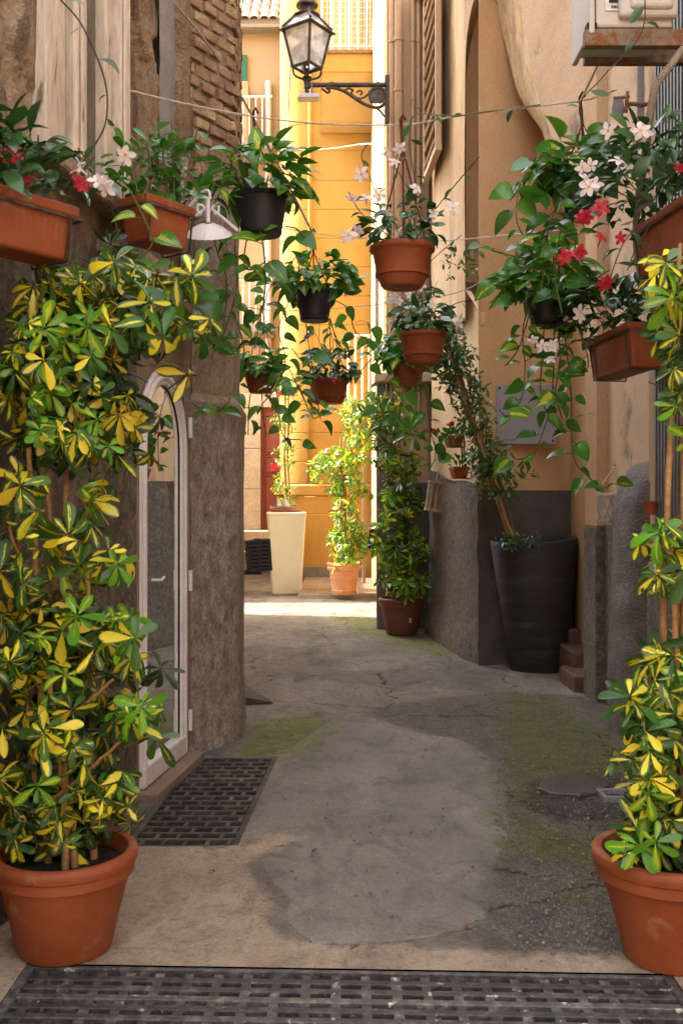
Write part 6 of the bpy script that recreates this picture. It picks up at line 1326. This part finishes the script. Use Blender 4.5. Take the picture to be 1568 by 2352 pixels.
# white square planter with saucer, vine pole and model boat
c = Vector((xat(657, 14.95), 14.95, 0))
wp_ = thing('tall_planter', 'tall white square tapered planter standing in the sun at the lane corner', 'planter', c)
ph = 1.225
part(wp_, 'pot', MB().frustum(c, (.215, .215), c + Vector((0, 0, ph)), (.282, .282), Matrix.Rotation(R(6), 3, 'Z')), M['white_planter'], None, .03, 4)
part(wp_, 'rim', MB().box(c + Vector((0, 0, ph - .02)), (.575, .575, .05), Matrix.Rotation(R(6), 3, 'Z')), M['white_planter'], None, .012)
tr = thing('clay_tray', 'flat terracotta tray lying on top of the white planter', 'tray', c + Vector((0, 0, ph + .01)))
part(tr, 'tray', MB().frustum(c + Vector((0, 0, ph + .008)), (.20, .20), c + Vector((0, 0, ph + .045)), (.225, .225)), M['terracotta'], None, .006)
bt_ = thing('model_boat', 'small model sailing boat with blue stripe standing on the clay tray', 'model boat', c + Vector((-.02, -.08, ph + .05)))
bb = c + Vector((-.05, -.1, ph + .048)); hull = MB(); rows = []
for i in range(13):
    u = -1 + 2 * i / 12; w = .045 * (1 - abs(u) ** 2.4) + .002; zt = .035 + .02 * u * u
    rows.append([bb + Vector((u * .19, -w, zt)), bb + Vector((u * .18, -w * .8, .015)), bb + Vector((u * .16, 0, 0)), bb + Vector((u * .18, w * .8, .015)), bb + Vector((u * .19, w, zt)), bb + Vector((u * .185, 0, zt - .006)), bb + Vector((u * .19, -w, zt))])
part(bt_, 'hull', hull.grid(rows), M['paint_white'], 60)
M['blue_paint'] = surf('blue_paint', [(0.05, 0.14, 0.25), (0.08, 0.2, 0.32)], 8, .5, 0)
part(bt_, 'stripe', MB().tube([r[0] + Vector((0, -.002, -.004)) for r in rows], .005, 5), M['blue_paint'])
for mx_ in (-.08, .03, .1): part(bt_, 'mast', MB().tube([bb + Vector((mx_, 0, .02)), bb + Vector((mx_, 0, .20))], .004, 5), M['wood_pale'])
for mx_ in (-.08, .03): part(bt_, 'sail', MB().grid([[bb + Vector((mx_ + .005, 0, .05)), bb + Vector((mx_ + .09, -.02, .05))], [bb + Vector((mx_ + .005, 0, .12)), bb + Vector((mx_ + .05, -.02, .12))], [bb + Vector((mx_ + .004, 0, .19)), bb + Vector((mx_ + .01, 0, .19))]]), M['paper'], 60)
vp = thing('climbing_plant', 'slender red-flowered climber on a tall pole rising above the white planter', 'climbing plant', c + Vector((.0, .12, ph)))
pz = [c + Vector((0.02, .12, ph - .02)), at(652, 1050, 15.05), at(655, 960, 15.05), at(654, 870, 15.05)]
part(vp, 'pole', MB().tube(pz, .02, 8), M['cane'], 60); part(vp, 'pole', MB().tube([p + Vector((.05, .02, 0)) for p in pz], .014, 8), M['cane'], 60)
sprays(vp, pz, 95, .045, SSU, .16, 0); flowers(vp, [(640, 1075), (628, 1072), (688, 893), (655, 890), (672, 905), (642, 905)], 14.9, FR, .16)
# terracotta box behind
bxp = thing('hanging_planter', 'tilted terracotta pot just behind the basket with the red flower', 'hanging planter', at(728, 925, 9.6)); cc = at(727, 905, 9.6)
part(bxp, 'pot', MB().lathe([(0, -.09), (.06, -.09), (.085, .06), (.095, .06), (.095, .085), (.08, .085), (.07, .05)], 24, cc, Matrix.Rotation(R(24), 3, 'Y')), M['terracotta'], 50); crown(bxp, cc + Vector((-.03, 0, .12)), .13, .10, 26, LRO, .10)
part(bxp, 'hanger', MB().tube([cc + Vector((0, 0, .05)), at(735, 712, 9.0)], .003, 5), M['wire'])

# ---------------------------------------------------------------- plastic crates hung on the corners
def crate(label, c, size, rz, holed=True, rx=0.0):
    t = thing('plastic_crate', label, 'crate', c - Vector((0, 0, size[2] / 2))); w, dp, h = size; m = Matrix.Rotation(R(rz), 3, 'Z') @ Matrix.Rotation(R(rx), 3, 'Y')
    q = lambda x, y, z: c + m @ Vector((x, y, z))
    for sx_ in (-1, 1):
        for sy_ in (-1, 1): part(t, 'post', MB().box(q(sx_ * (w / 2 - .012), sy_ * (dp / 2 - .012), 0), (.026, .026, h), m), M['black_plastic'], None, .004)
    for k in range(8):
        z = -h / 2 + .012 + k * (h - .024) / 7
        for sy_ in (-1, 1): part(t, 'slat', MB().box(q(0, sy_ * (dp / 2 - .008), z), (w, .016, .022), m), M['black_plastic'], None, .003)
        for sx_ in (-1, 1): part(t, 'slat', MB().box(q(sx_ * (w / 2 - .008), 0, z), (.016, dp, .022), m), M['black_plastic'], None, .003)
    for sy_ in (-1, 1): part(t, 'middle_post', MB().box(q(0, sy_ * (dp / 2 - .009), 0), (.03, .02, h), m), M['black_plastic'], None, .003)
    tp = MB(); n = 24; o1 = []; o2 = []
    for i in range(n + 1):
        a = 2 * math.pi * i / n; e = max(abs(math.cos(a)) / (w / 2), abs(math.sin(a)) / (dp / 2)); o1.append(q(math.cos(a) / e, math.sin(a) / e, h / 2)); o2.append(q(w * .34 * math.cos(a), dp * .34 * math.sin(a), h / 2))
    part(t, 'top', tp.grid([o1, o2, [p - Vector((0, 0, .015)) for p in o2]]), M['black_plastic']); part(t, 'handle', MB().box(q(0, 0, h / 2), (.03, dp * .7, .014), m), M['black_plastic'])
    part(t, 'bottom', MB().box(q(0, 0, -h / 2), (w, dp, .012), m), M['black_plastic']); return t
t = crate('black slatted plastic crate hung from the house corner beside the white planter', at(593, 1274, 6.98), (.165, .14, .215), 12, rx=-4)
part(t, 'bracket', MB().box((-.68, 6.86, .90), (.02, .24, .03)).box((-.62, 6.96, .90), (.12, .02, .03)), M['iron'])
crate('black slatted plastic crate on the stone door jamb behind the tall green plant', at(857, 1237, 10.8), (.08, .20, .20), -8, rx=6)

# ---------------------------------------------------------------- small things on the ochre wall
nA = (A1 - A2); nA = Vector((-abs(nA.y), -abs(nA.x) * .4, 0)).normalized()
rk = thing('wall_rack', 'dark wire rack holding two little pots on the ochre pier', 'rack', at(1055, 1105, 8.75))
for pts in ([(1062, 1000), (1068, 960), (1065, 1040), (1080, 1070), (1088, 1068), (1082, 1095), (1072, 1100)], [(1058, 1000), (1060, 1040), (1062, 1090)]): part(rk, 'rod', MB().tube(smooth_path([at(px, py, 8.85) for px, py in pts], 5), .008, 6), M['iron'], 60)
def small_pot(label, px, py, w, h, d, fl_, rim=False):
    c = at(px, py, d); t = thing('small_pot', label, 'flower pot', c - Vector((0, 0, h)))
    m = Matrix.Rotation(R(18), 3, 'Z'); part(t, 'pot', MB().frustum(c - Vector((0, 0, h)), (w * .36, w * .28), c, (w * .5, w * .38), m), M['terracotta'], None, .008); part(t, 'rim', MB().box(c - Vector((0, 0, .01)), (w * 1.04, w * .8, .024), m), M['terracotta'], None, .006)
    part(t, 'soil', MB().box(c + Vector((0, 0, .002)), (w * .9, w * .66, .012), m), M['soil'])
    part(t, 'wire_shelf', MB().tube([c + m @ Vector((-w * .55, -w * .42, -h)), c + m @ Vector((w * .55, -w * .42, -h)), c + m @ Vector((w * .55, -w * .42, -h + .05)), c + m @ Vector((w * .55, w * .4, -h + .05))], .004, 5), M['iron'])
    for _ in range(34):
        v = Vector((rnd.gauss(0, .5), rnd.gauss(0, .4), rnd.random())); inst(t, 'leaf', rnd.choice(LRO), c + Vector((v.x * w * .55, v.y * w * .4, v.z * w * .6)), frame_m(Vector((v.x, v.y - .2, .5)), Vector((0, -.5, 1)) + Vector((rnd.gauss(0, .4),) * 3)), .055 * rnd.uniform(.6, 1.1))
    for k, (fx, fy, wh) in enumerate(fl_): inst(t, 'flower', FG[wh], at(fx, fy, d - .05), Matrix.Identity(3), .085)
    return t
small_pot('little terracotta pot of pink and red geraniums, upper of the two on the wire rack', 1041, 1003, .15, .095, 8.62, [(1036, 977, 0), (990, 993, 1), (1000, 995, 0), (984, 991, 1)])
t = small_pot('little terracotta pot of greenery without flowers, lower of the two on the wire rack', 1054, 1074, .15, .095, 8.62, [])
for k in range(14): inst(t, 'leaf', rnd.choice(LRO), at(1000 + 3 * k, 1000 + rnd.uniform(-6, 8), 8.55), frame_m(Vector((rnd.gauss(0, 1), -.5, rnd.gauss(0, 1))), Vector((0, -1, .6))), .06)
ln2 = thing('wooden_lantern', 'pale wooden slatted candle lantern hanging by the umbrella plant on a cord', 'lantern', at(997, 1172, 9.0)); c = at(997, 1140, 9.0)
lt = Matrix.Rotation(R(8), 3, 'Y')
for z in (-.125, .125): part(ln2, 'ring', MB().lathe([(.05, -.014), (.078, -.012), (.08, 0), (.078, .012), (.05, .014)], 24, c + lt @ Vector((0, 0, z)), lt), M['wood_pale'], 50)
slw = MB().box((0, 0, 0), (.022, .01, .24)).mesh('slat', M['wood_pale'])
for k in range(9): q = 2 * math.pi * k / 9; inst(ln2, 'slat', slw, c + lt @ Vector((.068 * math.cos(q), .068 * math.sin(q), 0)), lt @ Matrix.Rotation(q + math.pi / 2, 3, 'Z'))
part(ln2, 'candle_cup', MB().lathe([(0, -.11), (.03, -.11), (.04, -.04), (.034, -.04), (0, -.05)], 16, c, lt), M['terracotta'], 50)
part(ln2, 'cord', MB().tube([c + lt @ Vector((0, 0, .13)), at(1005, 1080, 9.0), at(1016, 1050, 9.1)], .005, 5), M['rope'])
mc = thing('macrame_lantern', 'beige macrame glass holder with lattice cords hanging on the pilaster', 'lantern', at(1395, 1198, 6.6)); c = at(1396, 1165, 6.6)
gl = .066; hh = .095
part(mc, 'glass', MB().lathe([(0, -hh), (gl * .9, -hh), (gl * .92, hh), (gl * .86, hh), (gl * .84, -hh + .01), (0, -hh + .01)], 24, c), M['lamp_glass'], 50)
for z in (-hh, hh * .8): part(mc, 'band', MB().lathe([(gl * .98, z - .012), (gl * 1.04, z), (gl * .98, z + .012), (gl * .94, z)], 24, c), M['macrame'], 60)
for k in range(8):
    for sg in (-1, 1):
        pts = [c + Vector((gl * math.cos(q), gl * math.sin(q), z)) for q, z in [(2 * math.pi * k / 8 + sg * .9 * j / 6, -hh + 1.8 * hh * j / 6) for j in range(7)]]; part(mc, 'cord', MB().tube(pts, .0045, 5), M['macrame'])
hkp = at(1410, 1072, 6.66)
for dx in (-1, 1): part(mc, 'cord', MB().tube([c + Vector((dx * gl, 0, hh * .8)), c + Vector((dx * gl * .9, 0, hh + .03)), hkp], .006, 6), M['macrame'])
part(mc, 'nail', MB().tube([hkp + Vector((0, 0, .01)), hkp + Vector((.25, 0.1, .01))], .005, 5), M['iron'])
ep = thing('small_pot', 'empty little terracotta pot in a wall ring beside the stone buttress', 'flower pot', at(1492, 1180, 5.3)); c = at(1492, 1150, 5.3)
part(ep, 'pot', MB().lathe([(0, -.075), (.024, -.075), (.034, -.02), (.039, -.02), (.041, 0), (.036, 0), (.03, -.03)], 24, c), M['terracotta'], 50)
part(ep, 'ring', MB().tube([c + Vector((.04 * math.cos(q), .04 * math.sin(q), -.015)) for q in [2 * math.pi * k / 16 for k in range(17)]] + [c + Vector((.17, .02, -.015))], .003, 5), M['iron'])

# ---------------------------------------------------------------- litter on the paving
def grit(n, seed, test):
    r = random.Random(seed); mb = MB(); k = 0
    while k < n:
        px, py = r.uniform(560, 1560), r.uniform(1440, 2195)
        p = onground(px, py)
        if not test(px, py, r) or LG[0] - .1 < p.x < LG[1] + .05 and LG[2] - .05 < p.y < LG[3] + .05: continue
        a = r.uniform(.0025, .008); q = r.uniform(0, 6.28); vs = []
        for dz, rr in ((0, 1.0), (.9, .6)):
            for i in range(4): vs.append((p.x + a * rr * r.uniform(.7, 1.3) * math.cos(q + i * 1.57), p.y + a * rr * r.uniform(.7, 1.3) * math.sin(q + i * 1.57), .008 + a * dz))
        mb.add(vs, [(4, 5, 6, 7)] + [(i, (i + 1) % 4, 4 + (i + 1) % 4, 4 + i) for i in range(4)]); k += 1
    return mb
M['grit'] = surf('grit', [(0.07, 0.06, 0.05), (0.16, 0.14, 0.12), (0.34, 0.31, 0.27)], 60, .85, 0, 200)
structure('gravel', grit(2600, 5, lambda px, py, r: (px > 1130 + (60 if py > 1950 else 0)) or r.random() < (.16 if py < 1660 else .05)), M['grit'], kind='stuff')['label'] = 'loose grit scattered over the paving'
M['dry_leaf'] = surf('dry_leaf', [(0.10, 0.05, 0.02), (0.22, 0.12, 0.045), (0.30, 0.20, 0.06)], 30, .8, .2, 90, rand=.3)
dl = [blade(90 + i, ELLI, M['dry_leaf'], .5, (.4, 1.2), .12, 'fallen_leaf', (10, 40)) for i in range(3)]
for k, (px, py, lb) in enumerate([(640, 1660, 'small dry leaf on the mossy paving beside the rough pier'), (735, 1960, 'small dry leaf on the grey concrete in mid foreground'), (905, 1700, 'small dry leaf at the far edge of the smooth concrete patch'), (1180, 1640, 'small dry leaf on the gravel in front of the tall black planter'), (1260, 1905, 'small dry leaf just below the wet stone slab'), (480, 2010, 'small dry leaf on beige cement below the slotted door grate'), (1090, 2130, 'small dry leaf between the worn near grate and the mossy gravel'), (820, 1585, 'small dry leaf on the low cement slab down the alley')]):
    o = inst(None, 'fallen_leaf', rnd.choice(dl), onground(px, py) + Vector((0, 0, .014)), Matrix.Rotation(rnd.uniform(0, 6.28), 3, 'Z') @ Matrix.Rotation(R(rnd.uniform(-15, 15)), 3, 'X'), rnd.uniform(.03, .05))
    o['label'] = lb; o['category'] = 'leaf'; o['group'] = 'dry leaves fallen on the paving'
